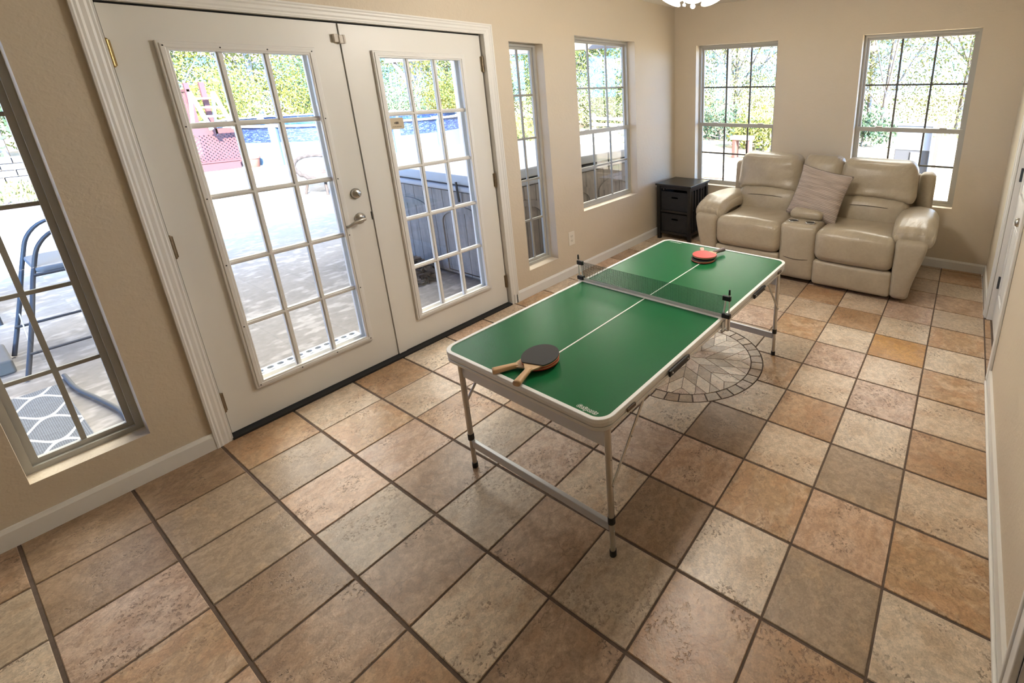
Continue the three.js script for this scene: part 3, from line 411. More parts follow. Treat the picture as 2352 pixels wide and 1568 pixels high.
function bat(name, label, pos, turn, top, under, wood, handleM) {
  const o = thing(name, label, 'paddle', pos, turn, 'table tennis bats in crossed pairs');
  const blade = []; for (let i = 0; i < 48; i++) { const a = i / 48 * 2 * Math.PI; blade.push([0.075 * Math.cos(a), 0.0785 * Math.sin(a)]); }
  const core = []; for (let i = 0; i <= 36; i++) { const a = (-60 + 300 * i / 36) * Math.PI / 180; core.push([0.0742 * Math.cos(a), 0.0777 * Math.sin(a)]); } core.push([-0.022, -0.088], [-0.013, -0.1], [-0.013, -0.115], [0.013, -0.115], [0.013, -0.1], [0.022, -0.088]);
  const cut = blade.filter(([x, y]) => y > -0.0635 || Math.abs(x) > 0.05); const flat = (p) => p;
  part(o, 'blade', extr(core, 0.0055).rotateX(-Math.PI / 2).translate(0, 0.0039, 0), wood, 'wooden blade');
  part(o, 'rubber', extr(cut, 0.0038).rotateX(-Math.PI / 2).translate(0, 0.0095, 0), top);
  part(o, 'rubber', extr(cut, 0.0038).rotateX(-Math.PI / 2).translate(0, 0, 0), under);
  const hs = []; const secs = 12; const P = []; const rings = 10; const pos2 = [], idx = [];
  for (let r = 0; r <= rings; r++) { const t = r / rings, z = 0.088 + t * 0.098, w = lerp(0.0125, 0.0165, t * t) * (r === rings ? 0.94 : 1), h = lerp(0.0105, 0.012, t) * (r === 0 ? 0.55 : 1) * (r === rings ? 0.92 : 1); for (let k = 0; k < secs; k++) { const a = k / secs * 2 * Math.PI, c = Math.cos(a), s = Math.sin(a); pos2.push(w * Math.sign(c) * Math.pow(Math.abs(c), 0.7), 0.0066 + h * Math.sign(s) * Math.pow(Math.abs(s), 0.7), z); } }
  for (let r = 0; r < rings; r++) for (let k = 0; k < secs; k++) { const a = r * secs + k, b = r * secs + (k + 1) % secs; idx.push(a, b, a + secs, b, b + secs, a + secs); }
  const c0 = pos2.length / 3; pos2.push(0, 0.0066, 0.186); for (let k = 0; k < secs; k++) idx.push(rings * secs + k, rings * secs + (k + 1) % secs, c0);
  const hg = new THREE.BufferGeometry(); hg.setAttribute('position', new THREE.Float32BufferAttribute(pos2, 3)); hg.setIndex(idx); hg.computeVertexNormals(); hg.setAttribute('uv', new THREE.Float32BufferAttribute(new Float32Array(pos2.length / 3 * 2), 2));
  part(o, 'handle', hg, handleM);
  return o;
}
{
  const wood = mat([0.62, 0.42, 0.24], 0.5), woodH = mat([0.60, 0.38, 0.20], 0.5), red = mat([0.62, 0.045, 0.038], 0.42), black = mat([0.014, 0.013, 0.014], 0.55), darkH = mat([0.16, 0.12, 0.12], 0.45), pinkH = mat([0.58, 0.38, 0.30], 0.5);
  const turnTo = (cx, cz, hx, hz) => Math.atan2(hx - cx, hz - cz);
  // pair by the logo end of the table: handles splayed towards the table's end
  const a = bat('table_tennis_bat', 'bat under the black one, wooden handle pointing at the french doors', [1.632, TOP + 0.0062, -0.686], turnTo(1.632, -0.686, 1.535, -0.525), red, red, wood, woodH); a.rotation.order = 'YXZ';
  const b = bat('table_tennis_bat', 'bat with black rubber face up lying crossed on a second bat', [1.640, TOP + 0.0245, -0.684], turnTo(1.640, -0.684, 1.690, -0.515), black, red, wood, woodH); b.rotation.order = 'YXZ'; b.rotation.x = 0.045;
  const c = bat('table_tennis_bat', 'bat under the red one at the sofa end, pale handle stub showing', [1.664, TOP + 0.0062, -2.100], turnTo(1.664, -2.1, 1.575, -2.26), black, red, wood, pinkH);
  const d = bat('table_tennis_bat', 'bat with red rubber face up and dark handle at the sofa end', [1.668, TOP + 0.0245, -2.112], turnTo(1.668, -2.112, 1.722, -2.30), red, black, wood, darkH); d.rotation.order = 'YXZ'; d.rotation.x = 0.03;
}
// ---------------------------------------------------------------- reclining loveseat
const leatherBump = grayTex(512, 512, (u, v) => 0.5 * fbm(u * 64, v * 64, 201, 3, 64) + 0.3 * vnoise(u * 128, v * 128, 205, 128) + 0.2 * fbm(u * 8, v * 8, 208, 2, 8), 3);
const leatherTex = colorTex(256, 256, (u, v) => { const n = fbm(u * 6, v * 6, 221, 4, 6), f = fbm(u * 48, v * 48, 225, 2, 48), k = 0.86 + 0.2 * n + 0.1 * f; return [0.385 * k, 0.322 * k, 0.232 * k]; }, 1.5);
const leather = new THREE.MeshPhysicalMaterial({ map: leatherTex, roughness: 0.31, bumpMap: leatherBump, bumpScale: 0.0012, specularIntensity: 0.85 });
const leatherDull = new THREE.MeshPhysicalMaterial({ map: leatherTex, color: lin(0.97, 0.97, 0.98), roughness: 0.5, bumpMap: leatherBump, bumpScale: 0.0012, specularIntensity: 0.6 });
const seam = mat([0.10, 0.075, 0.05], 0.8);
const wr = (x, y, s) => fbm(x, y, s, 3) - 0.5;
{
  const sofa = thing('loveseat', 'taupe leather reclining loveseat with centre console', 'sofa', [1.845, 0, -4.05]);
  const pf = (name, w, h, d, r, n, x, y, z, fn, m = leather, label) => part(sofa, name, puff(w, h, d, r, n, fn).translate(x, y, z), m, label);
  // hidden carcass and rear shell
  part(sofa, 'base', b2(-0.80, 0.80, 0.03, 0.30, -0.45, 0.40), seam);
  for (const s of [-1, 1]) {
    const x0 = s * 0.462;
    // seat: a cushion that rolls over the front edge
    pf('seat', 0.626, 0.28, 0.80, 0.075, 22, x0, 0.385, 0.115, (p, u) => {
      const t = (u[2] + 1) / 2, cx = 1 - u[0] * u[0];
      if (u[1] > -0.2) p.y += 0.022 * cx * Math.sin(Math.PI * clamp01(t * 1.02)) - 0.028 * Math.exp(-Math.pow((t - 0.55) / 0.22, 2)) * (0.4 + 0.6 * cx) + 0.020 * Math.exp(-Math.pow((t - 0.93) / 0.12, 2)) * cx;
      p.z += 0.028 * sstep(0.5, 1, u[2]) * (0.4 + 0.6 * cx) * (1 - 0.6 * u[1] * u[1]);
      p.y += (0.016 * wr(p.x * 7 + s * 3, p.z * 5, 301) + 0.006 * wr(p.x * 22, p.z * 18, 303)) * (u[1] > 0 ? 1 : 0); p.z += 0.012 * wr(p.x * 9 + s, p.y * 6, 305);
    });
    // drop panel below the seat (footrest)
    pf('footrest', 0.622, 0.218, 0.085, 0.03, 14, x0, 0.142, 0.462, (p, u) => { p.z += 0.014 * (1 - u[0] * u[0]) * (1 - u[1] * u[1]) * (u[2] > 0 ? 1 : 0) + 0.005 * wr(p.x * 8, p.y * 9, 311); });
    // lower back pad
    pf('lumbar_pad', 0.612, 0.27, 0.20, 0.07, 20, x0 + s * 0.012, 0.580, -0.140, (p, u) => {
      p.y += 0.034 * (1 - u[0] * u[0]) * sstep(0.1, 1, u[1]); p.z += 0.05 * (1 - u[0] * u[0]) * (1 - u[1] * u[1] * 0.8) * sstep(0, 1, u[2]) - 0.18 * (p.y) + 0.008 * wr(p.x * 10, p.y * 12, 321 + s);
    });
    // head pad above it, bulging over the lower one
    pf('head_pad', 0.640, 0.385, 0.245, 0.085, 26, x0 + s * 0.035, 0.850, -0.235, (p, u) => {
      const e = 1 - u[0] * u[0]; if (u[1] < 0) p.y += 0.036 * e * sstep(0, 1, -u[1]); p.x *= 1 - 0.05 * sstep(0, 1, u[1]) + 0.02 * sstep(0, 1, -u[1]);
      p.z += (0.045 * e * (1 - 0.8 * u[1] * u[1]) + 0.018 * sstep(0.2, 0.75, -u[1])) * sstep(0, 1, u[2]) - 0.15 * p.y + 0.016 * wr(p.x * 7 + 2, p.y * 9, 331 + s) * sstep(0.2, 1, u[2]); p.y += 0.008 * wr(p.x * 8, p.z * 8, 337);
      const fold = 0.006 * Math.sin(p.x * 70 + 4 * wr(p.x * 6, p.y * 7, 339 + s)) * sstep(0.25, 0.9, -u[1]) * sstep(0.3, 1, u[2]); p.z += fold;
    });
    // stitched band across the lumbar pad
    const arc = []; for (let i = 0; i <= 12; i++) { const u = -1 + 2 * i / 12, e = 1 - u * u; arc.push(V(x0 + s * 0.012 + u * 0.262, 0.632 + 0.026 * e, -0.050 + 0.042 * e)); }
    part(sofa, 'seam', tube(arc, 0.003, 30, 6), seam);
    // arm: outer panel and gathered pad on top
    pf('arm_panel', 0.140, 0.50, 0.92, 0.045, 18, s * 0.838, 0.280, 0.040, (p, u) => { if (u[0] * s > 0) p.x += s * 0.088 * sstep(-0.9, 1.1, u[1]); p.z += 0.024 * (1 - u[1] * u[1]) * sstep(0.3, 1, u[2]) + 0.010 * sstep(0.3, 1, u[1]) * sstep(0.5, 1, u[2]); p.x += 0.008 * wr(p.z * 6, p.y * 5, 341 + s); p.z += 0.008 * wr(p.x * 14, p.y * 7, 343 + s); }, leatherDull);
    pf('arm_pad', 0.300, 0.130, 0.74, 0.063, 26, s * 0.868, 0.553, 0.085, (p, u) => {
      const t = (u[2] + 1) / 2; p.y += 0.026 * (1 - u[0] * u[0]) * (u[1] > 0 ? 1 : 0.1) + 0.026 * Math.sin(Math.PI * clamp01(t * 0.9)) - 0.046 * sstep(0.66, 1.05, t);
      p.x *= 1 + 0.06 * Math.sin(Math.PI * t); p.x += s * 0.012 * sstep(0.3, 1, -u[1] * 0 + t);
      const fold = Math.sin(p.x * 92 + 3 * wr(p.x * 12, p.y * 10, 351 + s)) * 0.0062 * sstep(0.68, 0.90, t) * (u[1] < 0.7 ? 1 : 0.45); p.z += fold; p.y += fold * 0.7 + 0.009 * wr(p.x * 9, p.z * 9, 355 + s);
    });
    // wing of the rear shell
    pf('rear_wing', 0.13, 0.86, 0.17, 0.05, 12, s * 0.878, 0.495, -0.40, (p, u) => { p.z -= 0.07 * p.y; }, leatherDull);
  }
  pf('rear_shell', 1.72, 0.82, 0.10, 0.04, 14, 0, 0.49, -0.45, (p, u) => { p.z -= 0.07 * p.y; }, leatherDull);
  // console between the seats
  const con = pf('console', 0.322, 0.50, 0.70, 0.045, 18, 0.0, 0.285, 0.135, (p, u) => { p.z += 0.02 * (1 - u[0] * u[0]) * (1 - u[1] * u[1]) * sstep(0.3, 1, u[2]); p.y += 0.006 * wr(p.x * 9, p.z * 8, 361); });
  part(con, 'front_seam', (() => { const a = []; for (let i = 0; i <= 10; i++) { const u = -1 + 2 * i / 10; a.push(V(u * 0.128, 0.242 - 0.012 * (1 - u * u), 0.4875 + 0.0195 * (1 - u * u))); } return tube(a, 0.003, 20, 6); })(), seam);
  part(con, 'lid', puff(0.285, 0.085, 0.33, 0.04, 14, (p, u) => { p.y += 0.012 * (1 - u[0] * u[0]) * (1 - u[2] * u[2]) * (u[1] > 0 ? 1 : 0); }).translate(0, 0.572, 0.11), leather, 'padded console lid');
  for (const s of [-1, 1]) { const cup = part(con, 'cup_holder', lathe([[0.034, -0.012], [0.036, 0.002], [0.045, 0.004], [0.047, 0.0], [0.047, -0.004], [0.037, -0.006]], 28).translate(s * 0.074, 0.541, 0.365), mat([0.62, 0.60, 0.57], 0.2, { metalness: 1 }), 'steel cup holder ring'); part(cup, 'cup_well', new THREE.CylinderGeometry(0.036, 0.036, 0.004, 24).translate(s * 0.074, 0.5405, 0.365), mat([0.03, 0.028, 0.026], 0.4, { metalness: 0.4 })); }
  pf('centre_back', 0.370, 0.52, 0.22, 0.08, 20, 0.008, 0.79, -0.235, (p, u) => { const e = 1 - u[0] * u[0]; p.z += 0.035 * e * (1 - u[1] * u[1]) * sstep(0, 1, u[2]) - 0.15 * p.y; const fold = Math.sin(p.x * 120) * 0.004 * sstep(0.55, 1, u[1]) * sstep(0.5, 1, Math.abs(u[0])); p.y += fold; p.z += fold; });
  const lever = part(sofa, 'recline_pull', rod(V(-1.035, 0.50, 0.33), V(-1.0, 0.515, 0.30), 0.006), blackPlastic);
}
{ // scatter cushion
  const ribTex = colorTex(512, 512, (u, v) => { const w = v + 0.010 * (fbm(u * 7, v * 5, 401, 2) - 0.5), rib = 0.5 + 0.5 * Math.sin(w * 2 * Math.PI * 34 + 2 * fbm(u * 10, v * 10, 402, 2)), st = fbm(u * 3, w * 46, 405, 3), k = 0.70 + 0.22 * rib + 0.30 * (st - 0.5) * 1.6; return [0.50 * k, 0.405 * k, 0.34 * k]; });
  const ribB = grayTex(512, 512, (u, v) => { const w = v + 0.010 * (fbm(u * 7, v * 5, 401, 2) - 0.5); return 0.5 + 0.4 * Math.sin(w * 2 * Math.PI * 34 + 2 * fbm(u * 10, v * 10, 402, 2)); });
  const fabric = mat([1, 1, 1], 0.85, { map: ribTex, bumpMap: ribB, bumpScale: 0.003, sheen: 0.4, sheenColor: lin(0.6, 0.55, 0.5), sheenRoughness: 0.6 });
  const o = thing('throw_pillow', 'pinkish beige ribbed throw pillow leaning on the console back', 'pillow', [1.905, 0.735, -3.955]);
  const N = 26, pos = [], uv = [], idx = []; const S = 0.235;
  for (const f of [1, -1]) for (let j = 0; j <= N; j++) for (let i = 0; i <= N; i++) {
    const u = -1 + 2 * i / N, v = -1 + 2 * j / N, edge = (1 - u * u) * (1 - v * v), th = 0.085 * Math.pow(clamp01(edge), 0.42), pin = 1 - 0.07 * (1 - u * u) * v * v - 0.0, pin2 = 1 - 0.07 * (1 - v * v) * u * u;
    pos.push(S * u * (1 - 0.075 * (1 - v * v) * Math.abs(u)), S * v * (1 - 0.075 * (1 - u * u) * Math.abs(v)), f * th + 0.008 * (fbm(u * 3 + 9, v * 3, 411, 2) - 0.5)); uv.push((u + 1) / 2, (v + 1) / 2);
  }
  const M1 = (N + 1) * (N + 1); for (let f = 0; f < 2; f++) for (let j = 0; j < N; j++) for (let i = 0; i < N; i++) { const a = f * M1 + j * (N + 1) + i, b = a + 1, c = a + N + 1, d = c + 1; if (f) idx.push(a, c, b, b, c, d); else idx.push(a, b, c, b, d, c); }
  const g = new THREE.BufferGeometry(); g.setAttribute('position', new THREE.Float32BufferAttribute(pos, 3)); g.setAttribute('uv', new THREE.Float32BufferAttribute(uv, 2)); g.setIndex(idx); g.computeVertexNormals();
  part(o, 'cushion_cover', g, fabric);
  const pipe = []; for (let i = 0; i < 48; i++) { const t = i / 48 * 4, k = Math.floor(t), e = -1 + 2 * (t - k), [u, v] = [[e, -1], [1, e], [-e, 1], [-1, -e]][k]; pipe.push(V(S * u * (1 - 0.075 * (1 - v * v)), S * v * (1 - 0.075 * (1 - u * u)), 0)); }
  part(o, 'edge_seam', tube(pipe, 0.0035, 120, 5, true), fabric);
  o.rotation.order = 'YXZ'; o.rotation.set(-0.36, -0.10, -0.16);
}
// ---------------------------------------------------------------- side table with two baskets
{
  const bw = mat([0.009, 0.0085, 0.008], 0.32), weave = grayTex(128, 128, (u, v) => 0.5 + 0.25 * Math.sin(u * 2 * Math.PI * 16) * Math.sin(v * 2 * Math.PI * 16), 3), fabricB = mat([0.013, 0.0125, 0.013], 0.85, { bumpMap: weave, bumpScale: 0.003 });
  const t = thing('side_table', 'black wooden side table with two basket bays in the corner', 'side table', [0.297, 0, -4.315]);
  part(t, 'top', rb2(-0.228, 0.228, 0.628, 0.650, -0.235, 0.235, 0.004), bw);
  for (const x of [-0.195, 0.195]) for (const z of [-0.2, 0.2]) part(t, 'leg', b2(x - 0.019, x + 0.019, 0, 0.628, z - 0.019, z + 0.019), bw);
  part(t, 'shelf', b2(-0.19, 0.19, 0.330, 0.345, -0.2, 0.2), bw); part(t, 'shelf', b2(-0.19, 0.19, 0.075, 0.092, -0.2, 0.2), bw);
  part(t, 'rail', b2(-0.18, 0.18, 0.595, 0.628, 0.186, 0.206), bw); part(t, 'rail', b2(-0.18, 0.18, 0.322, 0.350, 0.19, 0.206), bw); part(t, 'rail', b2(-0.18, 0.18, 0.065, 0.095, 0.19, 0.206), bw);
  for (const x of [-0.197, 0.197]) { part(t, 'rail', b2(x - 0.01, x + 0.01, 0.585, 0.628, -0.185, 0.185), bw); part(t, 'rail', b2(x - 0.01, x + 0.01, 0.065, 0.1, -0.185, 0.185), bw); for (let i = 0; i < 5; i++) part(t, 'slat', b2(x - 0.006, x + 0.006, 0.1, 0.585, -0.135 + i * 0.0675 - 0.014, -0.135 + i * 0.0675 + 0.014), bw); }
  const basket = (y, label) => { const o = thing('basket', label, 'basket', [0.297, y, -4.3], 0, 'black baskets in the side table'); const w = 0.172, hh = 0.205, d = 0.17;
    part(o, 'front', extr([[-w, 0], [w, 0], [w, hh], [-w, hh]], 0.010, { holes: [rrect(-0.045, 0.045, hh - 0.075, hh - 0.05, 0.011, 5)], bevel: 0.003 }).translate(0, 0.004, d - 0.010), fabricB);
    part(o, 'body', [b2(-w, -w + 0.008, 0.002, hh, -d, d - 0.012), b2(w - 0.008, w, 0.002, hh, -d, d - 0.012), b2(-w + 0.008, w - 0.008, 0.002, hh, -d, -d + 0.008), b2(-w + 0.008, w - 0.008, 0.002, 0.01, -d + 0.008, d - 0.012)], fabricB);
    part(o, 'rolled_rim', [rod(V(-w, hh, d - 0.006), V(w, hh, d - 0.006), 0.009), rod(V(-w, hh, -d), V(-w, hh, d - 0.006), 0.007), rod(V(w, hh, -d), V(w, hh, d - 0.006), 0.007)], fabricB); return o; };
  basket(0.3455, 'black woven basket on the upper shelf of the side table'); basket(0.0925, 'black woven basket on the lower shelf of the side table');
}
{ // wall outlet
  const iv = mat([0.72, 0.67, 0.58], 0.4), slot = mat([0.03, 0.025, 0.02], 0.6);
  const o = thing('wall_outlet', 'ivory duplex wall outlet between the narrow and the wide window', 'outlet', [0, 0.362, -2.709]);
  part(o, 'cover_plate', rb(0.006, 0.128, 0.082, 0.003, 0.003, 0, 0), iv);
  for (const y of [-0.021, 0.021]) { const r = part(o, 'socket', extr(rrect(-0.0165, 0.0165, -0.0135, 0.0135, 0.008, 5), 0.002).rotateY(Math.PI / 2).translate(0.006, y, 0), mat([0.66, 0.61, 0.52], 0.4)); part(r, 'slot', [b2(0.0078, 0.0085, y - 0.001, y + 0.007, -0.0075, -0.0055), b2(0.0078, 0.0085, y - 0.001, y + 0.006, 0.0055, 0.0075), b2(0.0078, 0.0085, y - 0.0085, y - 0.0045, -0.002, 0.002)], slot); }
  part(o, 'screw', new THREE.CylinderGeometry(0.003, 0.003, 0.002, 10).rotateZ(Math.PI / 2).translate(0.0068, 0, 0), nickel);
}
{ // ceiling fan with a lit light kit
  const FX = 1.632, FZ = -1.984, wm = mat([0.72, 0.70, 0.66], 0.35), bladeM = mat([0.66, 0.63, 0.58], 0.5);
  const f = thing('ceiling_fan', 'white ceiling fan with lit glass bell shades', 'ceiling fan', [FX, 0, FZ]);
  part(f, 'canopy', lathe([[0, 2.53], [0.075, 2.53], [0.07, 2.50], [0.03, 2.47], [0.015, 2.465], [0.015, 2.44]], 28), wm);
  part(f, 'motor', lathe([[0.015, 2.45], [0.07, 2.445], [0.12, 2.42], [0.13, 2.38], [0.115, 2.335], [0.06, 2.315], [0.04, 2.30], [0.045, 2.27], [0.0, 2.265]], 32), wm);
  for (let i = 0; i < 5; i++) { const a = (i * 72 + 30) * Math.PI / 180; const g = extr(rrect(0.19, 0.62, -0.062, 0.062, 0.04, 6), 0.006).rotateX(-Math.PI / 2).rotateX(0.16).translate(0, 2.375, 0).rotateY(a); const b = part(f, 'blade', g, bladeM); part(b, 'blade_iron', extr([[0.10, -0.02], [0.22, -0.045], [0.22, 0.045], [0.10, 0.02]], 0.005).rotateX(-Math.PI / 2).translate(0, 2.366, 0).rotateY(a), wm); }
  const shadeM = new THREE.MeshPhysicalMaterial({ color: lin(0.85, 0.83, 0.78), roughness: 0.5, emissive: lin(1, 0.95, 0.88), emissiveIntensity: 0.9, side: THREE.DoubleSide });
  part(f, 'light_fitter', lathe([[0.0, 2.27], [0.05, 2.265], [0.06, 2.24], [0.05, 2.20], [0.03, 2.17], [0.012, 2.15], [0.012, 2.125], [0.0, 2.12]], 24), wm);
  part(f, 'finial', [new THREE.SphereGeometry(0.0135, 16, 12).translate(0, 2.112, 0), lathe([[0.0, 2.15], [0.05, 2.148], [0.055, 2.14], [0.03, 2.128], [0, 2.124]], 24)], shadeM);
  part(f, 'pull_chain', [rod(V(-0.03, 2.118, 0.04), V(-0.03, 2.2, 0.04), 0.0012, 6), new THREE.SphereGeometry(0.009, 12, 10).translate(-0.03, 2.115, 0.04)], wm);
  for (let i = 0; i < 4; i++) {
    const a = (i * 90 + 12) * Math.PI / 180, c = Math.cos(a), s = Math.sin(a), tilt = 0.62;
    const arm = part(f, 'lamp_arm', rod(V(0.04 * c, 2.22, 0.04 * s), V(0.10 * c, 2.245, 0.10 * s), 0.009), wm);
    const bell = lathe([[0.016, 0.0], [0.026, -0.012], [0.032, -0.035], [0.042, -0.07], [0.058, -0.096], [0.066, -0.105], [0.062, -0.104], [0.040, -0.068], [0.030, -0.035], [0.024, -0.014], [0.014, -0.003]], 24).rotateZ(tilt).translate(0.105, 2.245, 0).rotateY(-a);
    part(f, 'lamp_shade', bell, shadeM, 'glowing frosted glass shade');
    const p = V(0.105 + 0.075 * Math.sin(tilt), 2.245 - 0.075 * Math.cos(tilt), 0).applyAxisAngle(V(0, 1, 0), -a);
    const bulb = part(f, 'bulb', new THREE.SphereGeometry(0.024, 14, 10).translate(p.x, p.y, p.z), new THREE.MeshPhysicalMaterial({ color: lin(1, 1, 1), emissive: lin(1, 0.945, 0.865), emissiveIntensity: 3 }));
    const l = new THREE.PointLight(lin(1, 0.945, 0.865), LAMP, 0, 2); l.name = 'fan_lamp'; l.position.copy(p); l.castShadow = true; l.shadow.radius = 1.2; f.add(l);
  }
}
// ---------------------------------------------------------------- outside
const GY = -0.10;
{
  const dirt = colorTex(512, 512, (u, v) => { const n = fbm(u * 10, v * 10, 501, 4, 10), f = fbm(u * 80, v * 80, 505, 2, 80), g = sstep(0.52, 0.7, fbm(u * 16, v * 16, 509, 3, 16)), l = sstep(0.66, 0.72, fbm(u * 60, v * 60, 512, 2, 60)); let c = [0.40 + 0.12 * (n - 0.5), 0.285 + 0.1 * (n - 0.5), 0.17 + 0.06 * (n - 0.5)]; c = c.map((x, i) => lerp(x, [0.20, 0.20, 0.07][i], 0.65 * g)); c = c.map((x, i) => lerp(x, [0.17, 0.10, 0.06][i], 0.7 * l)); return c.map((x) => x * (0.75 + 0.5 * f)); }, 0.09);
  const g = uvm(b2(-70, 50, -0.6, -0.16, -75, 45)); setting('ground', 'dry leaf-strewn yard around the house', 'ground', g, mat([1, 1, 1], 0.95, { map: dirt }));
  const conc = colorTex(512, 512, (u, v) => { const n = fbm(u * 7, v * 7, 521, 4, 7), f = fbm(u * 90, v * 90, 525, 2, 90), w = 0.8 * sstep(0.50, 0.74, fbm(u * 46, v * 30, 529, 4, 46)), k = (0.80 + 0.3 * (n - 0.5)) * (0.85 + 0.3 * f); return [lerp(0.20, 0.34, w) * k, lerp(0.182, 0.315, w) * k, lerp(0.165, 0.29, w) * k]; }, 0.34);
  setting('patio', 'stained concrete patio slab outside the french doors', 'patio', uvm(b2(-9.0, -WT - 0.01, -0.22, GY, -7.2, 6)), mat([1, 1, 1], 0.8, { map: conc }));
  const brk = colorTex(256, 256, (u, v) => { const r = Math.floor(v * 16), b = (u * 8 + (r & 1) * 0.5) % 1, e = Math.min(b, 1 - b) * 2, q = (v * 16) % 1, j = e < 0.06 || q < 0.1 || q > 0.9, n = fbm(u * 20, v * 20, 531, 3, 20); return j ? [0.06, 0.048, 0.042] : [0.035 + 0.03 * n, 0.022 + 0.021 * n, 0.021 + 0.022 * n]; }, 0.6);
  setting('paving', 'strip of worn red pavers between patio and pool', 'paving', uvm(b2(-11.4, -9.0, -0.2, -0.115, -7, 4)), mat([1, 1, 1], 0.9, { map: brk }));
}
const redWood = mat([0.050, 0.0095, 0.008], 0.8), whitePlastic = mat([0.42, 0.43, 0.43], 0.5);
{ // above-ground pool
  const cx = -14.5, cz = -8.0, R = 3.7, p = thing('swimming_pool', 'round above-ground pool with blue patterned band and white wall', 'pool', [cx, -0.16, cz]);
  const blue = colorTex(512, 128, (u, v) => { const a = fbm(u * 90, v * 20, 541, 2, 90), k = Math.abs(2 * fbm(u * 64 + 2 * a, v * 16, 545, 2) - 1), w = 1 - sstep(0.05, 0.17, k); return [lerp(0.003, 0.055, w), lerp(0.008, 0.075, w), lerp(0.034, 0.11, w)]; }); blue.repeat.set(5, 1);
  const shell = (r, y0, y1, seg = 96) => new THREE.CylinderGeometry(r, r, y1 - y0, seg, 1, true).translate(0, (y0 + y1) / 2, 0);
  part(p, 'wall', shell(R, 0, 1.0), mat([0.055, 0.078, 0.09], 0.5, { side: THREE.DoubleSide }), 'pale pool wall');
  part(p, 'liner_band', shell(R + 0.012, 0.60, 0.985), mat([1, 1, 1], 0.5, { map: blue, side: THREE.DoubleSide }), 'dark blue patterned band');
  part(p, 'inner_liner', shell(R - 0.02, 0.3, 0.99), mat([1, 1, 1], 0.4, { map: blue, side: THREE.DoubleSide }));
  part(p, 'water', new THREE.CylinderGeometry(R - 0.03, R - 0.03, 0.02, 64).translate(0, 0.78, 0), mat([0.02, 0.08, 0.13], 0.06));
  part(p, 'top_rail', lathe([[R - 0.09, 1.0], [R - 0.09, 1.03], [R + 0.09, 1.035], [R + 0.10, 0.985], [R + 0.085, 0.985], [R + 0.08, 1.0]], 96), whitePlastic, 'white top rail');
  for (let i = 0; i < 16; i++) { const a = (i + 0.35) / 16 * 2 * Math.PI; const u = part(p, 'upright', [rb(0.09, 0.98, 0.19, 0.02, R + 0.045, 0.49, 0).rotateY(-a)], mat([0.05, 0.075, 0.09], 0.5)); part(u, 'upright_cap', rb(0.24, 0.05, 0.26, 0.02, R + 0.0, 1.03, 0).rotateY(-a), whitePlastic); }
  part(p, 'skimmer', rb(0.06, 0.14, 0.22, 0.01, -(R - 0.05), 0.92, 0.3).rotateY(0.25), whitePlastic, 'white skimmer mouth');
}
